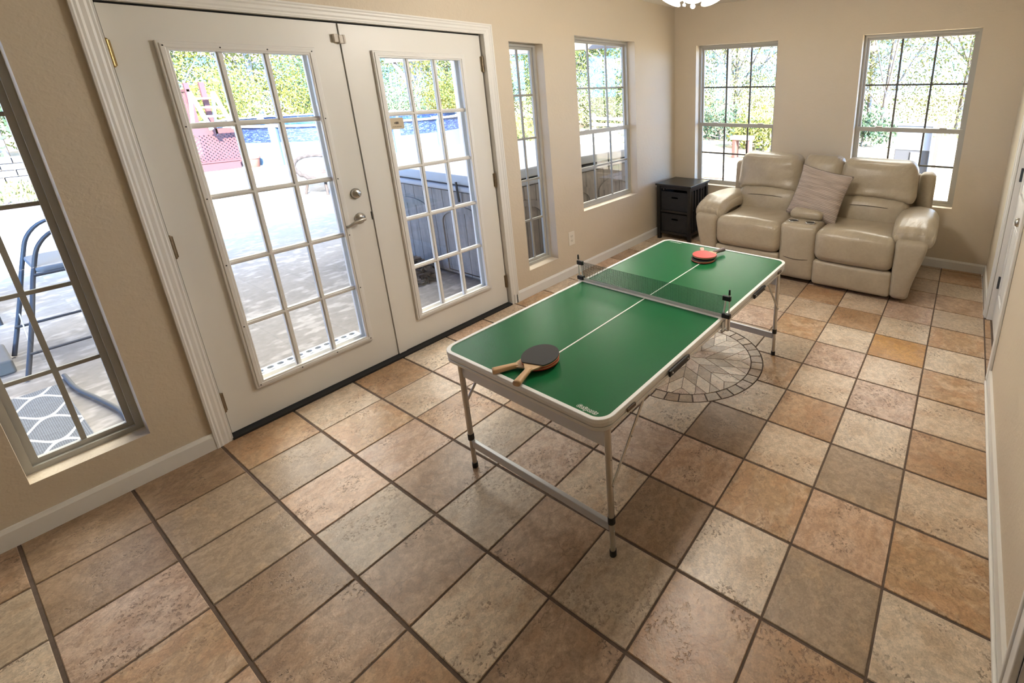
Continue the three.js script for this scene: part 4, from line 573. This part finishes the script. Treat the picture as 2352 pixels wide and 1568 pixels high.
{ // red wooden deck with lattice skirt
  const d = thing('pool_deck', 'red wooden pool deck with lattice skirt and railing', 'deck', [-13.0, -0.16, -3.9]);
  for (let i = 0; i < 12; i++) part(d, 'deck_board', b2(-2.2 + i * 0.185, -2.03 + i * 0.185, 1.0, 1.04, -0.2, 1.5), redWood);
  part(d, 'frame', [b2(-2.2, 0.02, 0.86, 1.0, -0.2, -0.16), b2(-0.02, 0.02, 0.86, 1.0, -0.62, 1.5), b2(-0.02, 0.02, 0.02, 0.10, -0.62, 1.5)], redWood);
  const inY = (y) => y > 0.06 && y < 0.88; const half = 0.42, yc = 0.47;
  for (const s of [1, -1]) for (let k = -9; k <= 23; k++) { // slats at 45 degrees, clipped to the skirt
    const z0 = -0.62 + k * 0.09, pts = []; let a = z0, b = z0 + 0.80; let ya = 0.08, yb = 0.88; if (a < -0.62) { ya += -0.62 - a; a = -0.62; } if (b > 1.5) { yb -= b - 1.5; b = 1.5; } if (yb - ya < 0.05) continue; const A = V(0.02 + 0.006 * s, s > 0 ? ya : 0.96 - ya, a), B = V(0.02 + 0.006 * s, s > 0 ? yb : 0.96 - yb, b); part(d, 'lattice_slat', bar(A, B, 0.008, 0.036), redWood);
  }
  for (const [x, z] of [[0, -0.13], [0, 1.4], [-2.1, -0.13], [-2.1, 1.4], [-1.1, -0.13]]) part(d, 'rail_post', b2(x - 0.05, x + 0.05, 1.04, 2.12, z - 0.05, z + 0.05), redWood);
  part(d, 'rail', [b2(-2.1, -2.02, 1.96, 2.02, -0.13, 1.4)], redWood); part(d, 'rail', b2(-2.1, 0.02, 1.94, 2.0, 1.36, 1.42), redWood); part(d, 'rail', b2(-2.1, -1.05, 1.9, 1.96, -0.16, -0.10), redWood); part(d, 'rail', b2(-2.1, -2.04, 1.24, 1.28, -0.13, 1.4), redWood);
  for (let i = 0; i < 9; i++) part(d, 'baluster', b2(-2.09, -2.05, 1.26, 1.98, 0.02 + i * 0.155 - 0.015, 0.02 + i * 0.155 + 0.015), redWood); for (let i = 0; i < 6; i++) part(d, 'baluster', b2(-1.98 + i * 0.155 - 0.015, -1.98 + i * 0.155 + 0.015, 1.04, 1.94, -0.145, -0.115), redWood);
  const box = thing('planter_box', 'low red wooden planter board at the foot of the lattice', 'planter', [-12.72, -0.16, -3.75]); part(box, 'board', b2(-0.05, 0.05, 0, 0.2, -0.55, 0.9), redWood); part(box, 'cap', b2(-0.08, 0.08, 0.2, 0.23, -0.57, 0.92), redWood);
  const pot = one('flower_pot', 'terracotta pot at the end of the red planter', 'pot', lathe([[0, 0], [0.13, 0], [0.16, 0.22], [0.18, 0.22], [0.18, 0.27], [0.15, 0.27], [0.14, 0.1], [0, 0.1]], 20), mat([0.14, 0.045, 0.028], 0.8)); pot.position.set(-12.55, -0.16, -4.52);
  const lad = thing('pool_ladder', 'white plastic pool ladder leaning over the pool edge', 'ladder', [-12.75, 0.3, -3.95]);
  for (const z of [-0.22, 0.22]) part(lad, 'side_rail', [bar(V(0.28, 0.55, z - 0.12), V(-0.1, 1.42, z), 0.05, 0.08), bar(V(-0.1, 1.42, z), V(-0.55, 0.55, z), 0.05, 0.08)], whitePlastic);
  for (let i = 0; i < 4; i++) { const t = 0.12 + i * 0.24; part(lad, 'step', bar(V(lerp(0.28, -0.1, t), lerp(0.55, 1.42, t), -0.3 + 0.05 * t), V(lerp(0.28, -0.1, t), lerp(0.55, 1.42, t), 0.16 + 0.05 * t), 0.14, 0.04), whitePlastic); }
}
{ // wicker bowl chair on the sunny patio
  const w = thing('wicker_bowl_chair', 'round wicker bowl chair with pale flowered cushion', 'chair', [-6.95, GY, -3.72]), cane = mat([0.028, 0.018, 0.012], 0.9), cush = mat([0.10, 0.09, 0.08], 0.9);
  const tilt = (g) => g.rotateZ(-0.45).translate(0, 0.46, 0); const R = 0.43;
  const rimP = []; for (let i = 0; i < 40; i++) { const a = i / 40 * 2 * Math.PI; rimP.push(V(R * Math.cos(a), 0.012 * (i & 1 ? 1 : -1), R * Math.sin(a))); } part(w, 'rim', tilt(tube(rimP, 0.035, 160, 8, true)), cane);
  part(w, 'bowl', tilt(lathe([[0.12, -0.2], [0.28, -0.14], [0.38, -0.06], [0.43, 0], [0.41, 0], [0.36, -0.055], [0.26, -0.125], [0.1, -0.18]], 36)), cane);
  part(w, 'cushion', tilt(lathe([[0, -0.03], [0.2, -0.04], [0.34, -0.02], [0.395, 0.0], [0.36, -0.05], [0.2, -0.12], [0, -0.14]], 36)), cush); const fl = []; for (let i = 0; i < 9; i++) fl.push(extr([[0, 0], [0.07, 0.022], [0.13, 0], [0.07, -0.022]], 0.004).rotateX(-Math.PI / 2).rotateY(i * 0.7).translate(0.1, -0.03, -0.05)); part(w, 'flower_print', fl.map((g) => tilt(g)), mat([0.07, 0.018, 0.012], 0.8), 'red flower print');
  part(w, 'stand', [lathe([[0.24, 0.30], [0.26, 0.30], [0.26, 0.27], [0.24, 0.27]], 30)], cane); for (let i = 0; i < 4; i++) { const a = i * Math.PI / 2 + 0.4; part(w, 'leg', rod(V(0.25 * Math.cos(a), 0.28, 0.25 * Math.sin(a)), V(0.33 * Math.cos(a), 0, 0.33 * Math.sin(a)), 0.022), cane); }
}
{ // hot tub with cover, plank cabinet and arched panels
  const x1 = -0.62, x0 = -2.95, z1 = -2.27, z0 = -4.65, h = thing('hot_tub', 'grey plank-sided hot tub with folded vinyl cover beside the house', 'hot tub', [(x0 + x1) / 2, GY, (z0 + z1) / 2]), W = (x1 - x0) / 2, D = (z1 - z0) / 2;
  const pl = colorTex(128, 256, (u, v) => { const n = fbm(u * 30, v * 3, 561, 3, 30), f = fbm(u * 64, v * 20, 565, 2, 64), k = 0.6 + 0.5 * n + 0.25 * f; return [0.215 * k, 0.185 * k, 0.160 * k]; }, 1), plank = mat([1, 1, 1], 0.85, { map: pl }), vinyl = mat([0.33, 0.345, 0.36], 0.55), dark = mat([0.03, 0.03, 0.032], 0.7);
  part(h, 'shell', b2(-W + 0.02, W - 0.02, 0.0, 0.90, -D + 0.02, D - 0.02), dark);
  const N = 15; for (let i = 0; i < N; i++) { const a = -W + 2 * W * i / N, b = -W + 2 * W * (i + 1) / N - 0.006; part(h, 'plank', uvm(b2(a, b, 0.03, 0.88, D - 0.02, D)), plank); part(h, 'plank', uvm(b2(W - 0.02, W, 0.03, 0.88, lerp(-D, D, i / N), lerp(-D, D, (i + 1) / N) - 0.006)), plank); }
  const arch = (w, hh) => { const o = [[-w, 0]]; for (let i = 0; i <= 12; i++) { const a = Math.PI - Math.PI * i / 12; o.push([w * Math.cos(a), hh + 0.13 * Math.sin(a)]); } o.push([w, 0]); return o; };
  for (const c of [-0.78, 0, 0.78]) { part(h, 'arch_panel', extr(arch(0.33, 0.56), 0.014, { holes: [arch(0.27, 0.5)] }).translate(c, 0.06, D), plank); part(h, 'arch_panel', extr(arch(0.33, 0.56), 0.014, { holes: [arch(0.27, 0.5)] }).rotateY(Math.PI / 2).translate(W, 0.06, c), plank); }
  part(h, 'corner_post', b2(W - 0.05, W + 0.014, 0.02, 0.9, D - 0.05, D + 0.014), plank);
  part(h, 'rim', rb2(-W - 0.03, W + 0.03, 0.89, 0.945, -D - 0.03, D + 0.03, 0.02), mat([0.30, 0.30, 0.31], 0.5));
  for (const s of [1, -1]) part(h, 'cover_half', (() => { const g = puff(2 * W + 0.06, 0.11, D + 0.02, 0.03, 10, (p, u) => { p.y += 0.030 * (1 + s * -u[2]) * 0.5 * 0.8; p.y -= 0.012 * (1 - u[0] * u[0]) * (1 - u[2] * u[2]) * (u[1] > 0 ? 1 : 0); }); return g.translate(0, 1.005, s * (D / 2 + 0.01)); })(), vinyl, 'grey vinyl cover half');
  for (const x of [-0.5, 0.85]) part(h, 'cover_strap', tube([V(x, 0.99, D + 0.045), V(x + 0.01, 0.9, D + 0.05), V(x - 0.01, 0.80, D + 0.03)], 0.012, 10, 6), dark, 'dark buckle strap');
  const t = thing('leaf_heap', 'dark heap of dead leaves against the hot tub', 'leaves', [-1.52, GY, -2.0]), gl = [], r = rng(61); for (let i = 0; i < 420; i++) { const a = r() * 6.283, q = Math.sqrt(r()) * 0.3, y = (0.3 - q) * 0.95 * r() + 0.01; gl.push(new THREE.PlaneGeometry(0.06, 0.035).rotateX(r() * 6).rotateY(r() * 6).translate(q * Math.cos(a), y + 0.01, q * 0.75 * Math.sin(a))); } stuff(t, 'dead_leaves', gl, mat([0.075, 0.06, 0.05], 0.9, { side: THREE.DoubleSide }));
}
{ // shade structure behind the hot tub
  const bm = mat([0.22, 0.16, 0.12], 0.85), s = thing('pergola', 'weathered brown timber shade beam on posts past the hot tub', 'pergola', [-3.0, GY, -5.1]);
  part(s, 'beam', b2(-3.6, 2.75, 2.30, 2.50, -0.05, 0.05), bm); part(s, 'gutter', rb2(-3.6, 2.75, 2.50, 2.60, -0.09, 0.11, 0.02), whitePlastic);
  for (const x of [-1.58, 2.6]) part(s, 'post', b2(x - 0.05, x + 0.05, 0, 2.30, -0.05, 0.05), bm); part(s, 'brace', bar(V(-3.4, 2.28, 0), V(-3.05, 1.95, 0), 0.05, 0.06), bm);
}
{ // things seen through the narrow window by the camera
  const black = mat([0.03, 0.03, 0.034], 0.5), c = thing('folding_chair', 'black metal folding chair on the patio by the rug', 'chair', [-2.5, GY, 0.15]);
  for (const [fx, tx] of [[0.45, 0.04], [-0.12, -0.42]]) part(c, 'leg', tube([V(fx, 0.01, 0.27), V(lerp(fx, tx, 0.5), 0.33, 0.15), V(tx, 0.64, 0.04), V(tx, 0.80, -0.02), V(tx, 0.88, -0.10), V(tx, 0.905, -0.2), V(tx, 0.88, -0.33), V(tx, 0.8, -0.4), V(lerp(fx, tx, 0.5), 0.33, -0.52), V(fx, 0.01, -0.64)], 0.013, 60, 8), black);
  part(c, 'seat', puff(0.50, 0.05, 0.46, 0.02, 6).translate(-0.19, 0.63, -0.19), mat([0.12, 0.125, 0.135], 0.6)); part(c, 'seat_bar', [rod(V(0.06, 0.60, 0.05), V(0.06, 0.60, -0.42), 0.012)], black);
  part(c, 'rung', [rod(V(0.37, 0.15, 0.215), V(0.37, 0.15, -0.59), 0.01)], black); part(c, 'rung', [rod(V(-0.17, 0.2, 0.215), V(-0.17, 0.2, -0.59), 0.01)], black); part(c, 'link', bar(V(0.33, 0.2, 0.2), V(-0.19, 0.28, 0.17), 0.006, 0.02), whitePlastic);
  const g = thing('grill_box', 'dark weathered box grill standing on the patio', 'grill', [-3.75, GY, 0.62]); part(g, 'lid', puff(0.5, 0.24, 0.55, 0.06, 8, (p, u) => { p.y += 0.04 * (1 - u[2] * u[2]); }).translate(0, 0.78, 0), mat([0.055, 0.065, 0.07], 0.5)); part(g, 'body', rb2(-0.24, 0.24, 0.42, 0.66, -0.26, 0.26, 0.02), black); for (const x of [-0.2, 0.2]) for (const z of [-0.22, 0.22]) part(g, 'leg', rod(V(x, 0, z), V(x, 0.44, z), 0.016), black);
  const st = thing('stone_block', 'grey stone step block beside the chair', 'block', [-2.5, GY, 0.62]); part(st, 'block', rb(0.42, 0.10, 0.36, 0.015, 0, 0.05, 0), mat([0.11, 0.105, 0.098], 0.95));
  // rug
  const rugT = colorTex(512, 512, (u, v) => { const p = u * 3.4, q = v * 3.4, c = 0.25 * Math.cos(2 * Math.PI * q); let best = 1; for (let k = -1; k <= 12; k++) best = Math.min(best, Math.abs(p - (0.5 * k + (k & 1 ? -c : c)))); const w = 0.8 + 0.3 * vnoise(u * 200, v * 60, 571), s = 0.85 + 0.25 * Math.sin(v * 700); return best < 0.045 ? [0.46 * w, 0.46 * w, 0.45 * w] : [0.125 * w * s, 0.135 * w * s, 0.15 * w * s]; });
  const rg = bx(1.25, 0.012, 0.95).translate(0, 0.006, 0); one('outdoor_rug', 'grey outdoor rug with white lattice pattern', 'rug', rg, mat([1, 1, 1], 0.95, { map: rugT })).position.set(-1.17, GY, 0.79);
  one('patio_tubing', 'dark hose lying along the rug on the patio', 'tubing', tube([V(-1.9, GY + 0.02, 0.28), V(-1.6, GY + 0.02, 0.27), V(-1.3, GY + 0.02, 0.22), V(-1.0, GY + 0.02, 0.18), V(-0.6, GY + 0.02, 0.19)], 0.012, 30, 8), mat([0.05, 0.052, 0.056], 0.7));  // thin dark tubing laid along the rug, one even colour
  // ring mat at the french door
  const holes = []; const shp = [[-0.155, -0.46], [0.155, -0.46], [0.155, 0.46], [-0.155, 0.46]]; for (let i = 0; i < 5; i++) for (let j = 0; j < 15; j++) { const cx = -0.12 + i * 0.06, cy = -0.42 + j * 0.06, c = []; for (let k = 0; k < 10; k++) { const a = -k / 10 * 2 * Math.PI; c.push([cx + 0.021 * Math.cos(a), cy + 0.021 * Math.sin(a)]); } holes.push(c); }
  const m = thing('door_mat', 'pale perforated door mat outside the door with the lever', 'mat', [-0.68, GY, -0.62], 0); part(m, 'ring_grid', extr(shp, 0.018, { holes }).rotateX(-Math.PI / 2).translate(0, 0.004, 0), mat([0.55, 0.58, 0.60], 0.7)); part(m, 'backing', b2(-0.15, 0.15, 0, 0.004, -0.45, 0.45), mat([0.05, 0.055, 0.06], 0.9));
  // low retaining wall, separate blocks
  const rw = thing('retaining_wall', 'low wall of stacked tan concrete blocks beyond the lawn', 'retaining wall', [-14.9, -0.16, 0]), r = rng(83), bm = [mat([0.085, 0.070, 0.062], 0.95), mat([0.11, 0.09, 0.08], 0.95), mat([0.07, 0.058, 0.052], 0.95)]; for (let row = 0; row < 4; row++) for (let k = 0; k < 14; k++) { const L = 0.40, z = -2.9 + k * L + (row & 1) * 0.2; part(rw, 'block', rb(0.24, 0.135, L - 0.015, 0.012, (r() - 0.5) * 0.03 - row * 0.02, 0.07 + row * 0.145, z, 1), bm[Math.floor(r() * 3)]); }
  const gr = [], r2 = rng(85); for (let i = 0; i < 2600; i++) { const x = -14.6 + r2() * 3.6, z = -2.2 + r2() * 3.6, hh = 0.05 + r2() * 0.09; gr.push(new THREE.PlaneGeometry(0.03, hh).translate(0, hh / 2, 0).rotateX((r2() - 0.5) * 1.2).rotateY(r2() * 6.3).translate(x, -0.165, z)); } const lawn = stuff(scene, 'lawn', gr, mat([0.11, 0.11, 0.03], 0.9, { side: THREE.DoubleSide })); lawn.userData = { kind: 'stuff', label: 'sparse yellow-green grass before the retaining wall', category: 'grass' };
}
// trees ---------------------------------------------------------------
function leafCloud(r, blobs, n, size) {
  const pos = [], nor = [], idx = [], total = blobs.reduce((s, b) => s + b[3] * b[3], 0), q = new THREE.Quaternion(), e = new THREE.Euler(), v = V(0, 0, 0), nn = V(0, 0, 0); let c = 0;
  for (const [bx0, by, bz, R, sy = 0.8] of blobs) { const k = Math.round(n * R * R / total); for (let i = 0; i < k; i++) {
    const t = r() * 6.2832, ph = Math.acos(2 * r() - 1), d = R * Math.pow(r(), 0.45); const px = bx0 + d * Math.sin(ph) * Math.cos(t), py = by + sy * d * Math.cos(ph), pz = bz + d * Math.sin(ph) * Math.sin(t), s = size * (0.6 + 0.8 * r());
    e.set(r() * 6.28, r() * 6.28, r() * 6.28); q.setFromEuler(e); nn.set(0, 0, 1).applyQuaternion(q);
    for (const [a, b] of [[-1, 0], [0, -0.42], [1, 0], [0, 0.42]]) { v.set(a * s, b * s, 0).applyQuaternion(q); pos.push(px + v.x, py + v.y, pz + v.z); nor.push(nn.x, nn.y, nn.z); } idx.push(c, c + 1, c + 2, c, c + 2, c + 3); c += 4; } }
  const g = new THREE.BufferGeometry(); g.setAttribute('position', new THREE.Float32BufferAttribute(pos, 3)); g.setAttribute('normal', new THREE.Float32BufferAttribute(nor, 3)); g.setAttribute('uv', new THREE.Float32BufferAttribute(new Float32Array(c * 2), 2)); g.setIndex(idx); return g;
}
const leafM = [[0.135, 0.130, 0.020], [0.092, 0.108, 0.024], [0.052, 0.080, 0.035], [0.18, 0.165, 0.055]].map((c) => mat(c, 1.0, { transmission: 0.35, thickness: 0, side: THREE.DoubleSide, specularIntensity: 0.3 }));
const bark = mat([0.16, 0.125, 0.10], 0.95);
function tree(name, label, x, z, hgt, rad, kind, seed, opts = {}) {
  const r = rng(seed), o = thing(name, label, 'tree', [x, -0.16, z], 0, opts.group ?? 'trees around the yard'); const blobs = [], br = [], h0 = opts.low ?? hgt * 0.32;
  const lean = V((r() - 0.5) * 0.5, 0, (r() - 0.5) * 0.5), top = V(lean.x, hgt * 0.62, lean.z);
  part(o, 'trunk', tube([V(0, 0, 0), V(lean.x * 0.3, hgt * 0.22, lean.z * 0.6), V(lean.x * 0.8, hgt * 0.45, lean.z * 0.7), top], rad * 0.03, 14, 8), bark);
  const nb = opts.branches ?? 7; for (let i = 0; i < nb; i++) { const a = i / nb * 6.283 + r() * 0.7, y0 = lerp(h0 * 0.8, hgt * 0.55, r()), L = rad * (0.55 + 0.35 * r()), e = V(L * Math.cos(a), y0 + (hgt - y0) * (0.25 + 0.45 * r()), L * Math.sin(a)), s = V(lean.x * y0 / hgt, y0, lean.z * y0 / hgt), m = s.clone().lerp(e, 0.5).add(V(0, 0.12 * L, 0)); br.push(tube([s, m, e], rad * 0.011, 8, 5)); const m2 = e.clone().add(V((r() - 0.5) * rad * 0.6, rad * 0.3, (r() - 0.5) * rad * 0.6)); br.push(tube([m, m.clone().lerp(m2, 0.5).add(V(0, 0.08, 0)), m2], rad * 0.007, 6, 5)); blobs.push([e.x, e.y, e.z, rad * (0.36 + 0.2 * r())]); blobs.push([m2.x, m2.y, m2.z, rad * (0.26 + 0.16 * r())]); }
  for (const b of br) part(o, 'branch', b, bark);
  blobs.push([top.x, hgt * 0.8, top.z, rad * 0.5], [top.x, hgt * 0.6, top.z, rad * 0.55], [top.x, hgt * 0.42, top.z, rad * 0.6]); if (opts.skirt) for (let i = 0; i < 8; i++) { const a = r() * 6.28; blobs.push([rad * 0.6 * Math.cos(a), 0.5 + r() * (h0 + 0.9), rad * 0.6 * Math.sin(a), rad * 0.42]); }
  stuff(o, 'foliage', leafCloud(r, blobs, opts.leaves ?? 5200, opts.size ?? 0.11), leafM[kind]); return o;
}
{
  let s = 700; const G1 = 'trees around the yard', G2 = 'trees behind the end windows';
  for (const [x, z, h, r, k, low, label] of [
    [-23, -2.6, 7, 3.2, 1, 1.0, 'mid-green bushy tree behind the retaining wall'], [-20.6, -5.4, 6.6, 2.7, 0, 0.8, 'yellow-green tree directly behind the red deck railing'], [-22.5, -8.6, 7.4, 3.2, 0, 0.9, 'tall yellow-green tree with bare forked limbs behind the pool'], [-20.5, -12.0, 7, 3.0, 2, 0.8, 'dark blue-green tree behind the pool between two yellow ones'], [-22, -15.6, 7.5, 3.2, 0, 0.8, 'broad yellow-green tree behind the pool rail seen over the door card'], [-18.2, -17.0, 7, 2.8, 1, 0.7, 'mid-green tree behind the pool seen over the hot tub cover'],
    [-26, -20.5, 8, 3.6, 1, 0.9, 'mid-green tree farthest back beyond the pool'], [-15.0, -19.8, 6.8, 3.0, 0, 0.7, 'yellow-green tree past the pergola beam seen in the narrow window'], [-12.0, -16.6, 6.2, 2.6, 1, 0.6, 'mid-green tree just past the arching plants'], [-10.2, -21.2, 7.5, 3.2, 1, 0.7, 'mid-green tree behind the one past the arching plants'], [-18, 1.0, 7, 2.6, 1, 2.2, 'tree with bare lower trunk right behind the retaining wall'], [-19.5, -1.2, 7.5, 2.6, 2, 2.4, 'dark tree with reddish ground litter behind the block wall'],
    [-26.5, -6.4, 7.5, 3.4, 1, 0.6, 'mid-green tree filling the gap behind the deck trees'], [-27.5, -13.2, 8, 3.6, 0, 0.6, 'yellow-green tree filling the gap behind the dark one']]) tree('leafy_tree', label, x, z, h, r, k, s += 13, { low, skirt: true, leaves: 15000, size: 0.066, group: G1 });
  for (const [x, z, h, r, k, low, label] of [[-8.2, -16.5, 6.2, 2.9, 1, 0.7, 'green leafy tree behind the plank fence'], [-5.0, -17.4, 6.8, 3.0, 3, 0.8, 'pale sunlit tree behind the white bench'], [-2.4, -20.0, 7.0, 3.0, 0, 0.9, 'yellow-green tree behind the bright shrub'], [0.4, -18.6, 6.8, 2.9, 3, 0.9, 'pale sunlit tree behind the utility cabinet'], [2.6, -21.0, 7.2, 3.1, 3, 1.0, 'pale thin tree behind the wooden post'], [5.6, -18.2, 7, 3, 1, 1.0, 'green leafy tree past the wooden post'], [-6.8, -22.5, 8, 3.4, 1, 0.7, 'green leafy tree farthest behind the plank fence'], [-0.9, -24.0, 8, 3.4, 1, 0.7, 'green leafy tree farthest behind the utility cabinet']]) tree('leafy_tree', label, x, z, h, r, k, s += 13, { low, skirt: true, leaves: 13500, size: 0.055, group: G2 });
  // shrubs: arching yucca-like plants past the hot tub, bushes behind
  const bush = (label, x, z, r, k, seed, group) => { const o = thing('shrub', label, 'shrub', [x, -0.16, z], 0, group), q = rng(seed); stuff(o, 'foliage', leafCloud(q, [[0, r * 0.7, 0, r], [r * 0.6, r * 0.5, 0.2, r * 0.7], [-r * 0.5, r * 0.5, -0.2, r * 0.7]], 1500, 0.07), leafM[k]); part(o, 'stem', rod(V(0, 0, 0), V(0, r * 0.7, 0), 0.03), bark); return o; };
  bush('bright green shrub behind the white box seen from the corner window', -2.2, -13.4, 0.85, 0, 31); bush('dull green shrub just behind the plank fence', -6.3, -14.4, 1.1, 2, 33); bush('dull green shrub behind the utility cabinet on the dry lawn', 0.3, -15.6, 0.9, 2, 37); bush('dull green shrub between the plank fence and the white bench', -4.3, -15.3, 1.0, 2, 35);
  bush('yellow-green shrub beside the pool seen past the hot tub', -9.3, -10.4, 0.8, 0, 41); 
  const arch = (x, z, n, seed, label) => { const o = thing('arching_plant', label, 'plant', [x, -0.16, z], 0, 'arching plants past the hot tub'), q = rng(seed); for (let i = 0; i < n; i++) { const a = q() * 6.283, L = 0.9 + q() * 0.7, hh = 1.1 + q() * 0.9, c = Math.cos(a), s2 = Math.sin(a), P = [V(0, 0, 0), V(0.22 * L * c, hh * 0.75, 0.22 * L * s2), V(0.55 * L * c, hh, 0.55 * L * s2), V(L * c, hh * 0.72, L * s2)], cv = new THREE.CatmullRomCurve3(P), pos = [], idx = []; for (let k = 0; k <= 8; k++) { const t = k / 8, p = cv.getPoint(t), w = 0.045 * (1 - t * 0.9); pos.push(p.x - s2 * w, p.y, p.z + c * w, p.x + s2 * w, p.y, p.z - c * w); if (k < 8) idx.push(2 * k, 2 * k + 1, 2 * k + 2, 2 * k + 1, 2 * k + 3, 2 * k + 2); } const g = new THREE.BufferGeometry(); g.setAttribute('position', new THREE.Float32BufferAttribute(pos, 3)); g.setIndex(idx); g.computeVertexNormals(); g.setAttribute('uv', new THREE.Float32BufferAttribute(new Float32Array(pos.length / 3 * 2), 2)); part(o, 'leaf', g, leafM[i % 3 === 0 ? 1 : 0]); } };
  arch(-5.9, -9.0, 46, 51, 'arching strap-leaved plant just behind the pergola beam'); arch(-8.3, -11.5, 46, 52, 'arching strap-leaved plant on the pool side of the yard'); arch(-4.4, -11.3, 46, 53, 'arching strap-leaved plant toward the plank fence'); arch(-10.6, -13.3, 40, 54, 'arching strap-leaved plant at the foot of the far trees');
}
{ // small yard things seen through the end windows
  const bench = thing('yard_bench', 'small white bench with clay legs on the dry lawn', 'bench', [-1.95, -0.16, -11.6]); part(bench, 'seat', rb(0.58, 0.10, 0.3, 0.03, 0, 0.52, 0), whitePlastic); for (const x of [-0.18, 0.2]) part(bench, 'leg', rb2(x - 0.05, x + 0.05, 0, 0.48, -0.12, 0.12, 0.02), mat([0.09, 0.024, 0.012], 0.8));
  const ub = thing('utility_cabinet', 'white utility cabinet on a grey base behind the sofa window', 'cabinet', [2.20, -0.16, -9.2]); part(ub, 'cabinet', rb2(-0.27, 0.27, 0.72, 1.13, -0.14, 0.14, 0.012), mat([0.18, 0.175, 0.185], 0.5)); part(ub, 'base', rb2(-0.27, 0.27, 0, 0.72, -0.13, 0.13, 0.01), mat([0.04, 0.034, 0.031], 0.85)); part(ub, 'meter_face', rb2(-0.02, 0.14, 0.42, 0.69, 0.128, 0.145, 0.01), mat([0.17, 0.175, 0.185], 0.5)); part(ub, 'lid', rb2(-0.29, 0.29, 1.13, 1.155, -0.16, 0.16, 0.008), mat([0.18, 0.175, 0.185], 0.5));
  one('wooden_post', 'weathered wooden post next to the white utility cabinet', 'post', b2(-0.03, 0.03, 0, 1.16, -0.03, 0.03), mat([0.07, 0.05, 0.036], 0.9)).position.set(2.56, -0.16, -9.0);
  for (const [x, z, a, lb] of [[-1.35, -8.6, 0.08, 'short dark log on the dry lawn, seen whole through the corner window'], [-0.75, -8.3, 0.12, 'short dark log on the dry lawn, partly hidden by the sofa back']]) { const l = one('garden_edging', lb, 'log', rod(V(-0.26, 0.03, 0), V(0.26, 0.03, 0), 0.03), mat([0.20, 0.14, 0.10], 0.9), 'log edging on the dry lawn'); l.position.set(x, -0.16, z); l.rotation.y = a; }
  const fence = thing('plank_fence', 'low weathered plank fence at the far edge of the yard', 'fence', [-6.5, -0.16, -13.0]); for (let i = 0; i < 4; i++) part(fence, 'rail', b2(-1.6, 1.6, 0.15 + i * 0.2, 0.25 + i * 0.2, -0.015, 0.015), mat([0.30, 0.27, 0.24], 0.9)); for (const x of [-1.5, 0, 1.5]) part(fence, 'post', b2(x - 0.04, x + 0.04, 0, 0.95, -0.055, -0.015), mat([0.30, 0.27, 0.24], 0.9));
}
renderer.render(scene, camera);
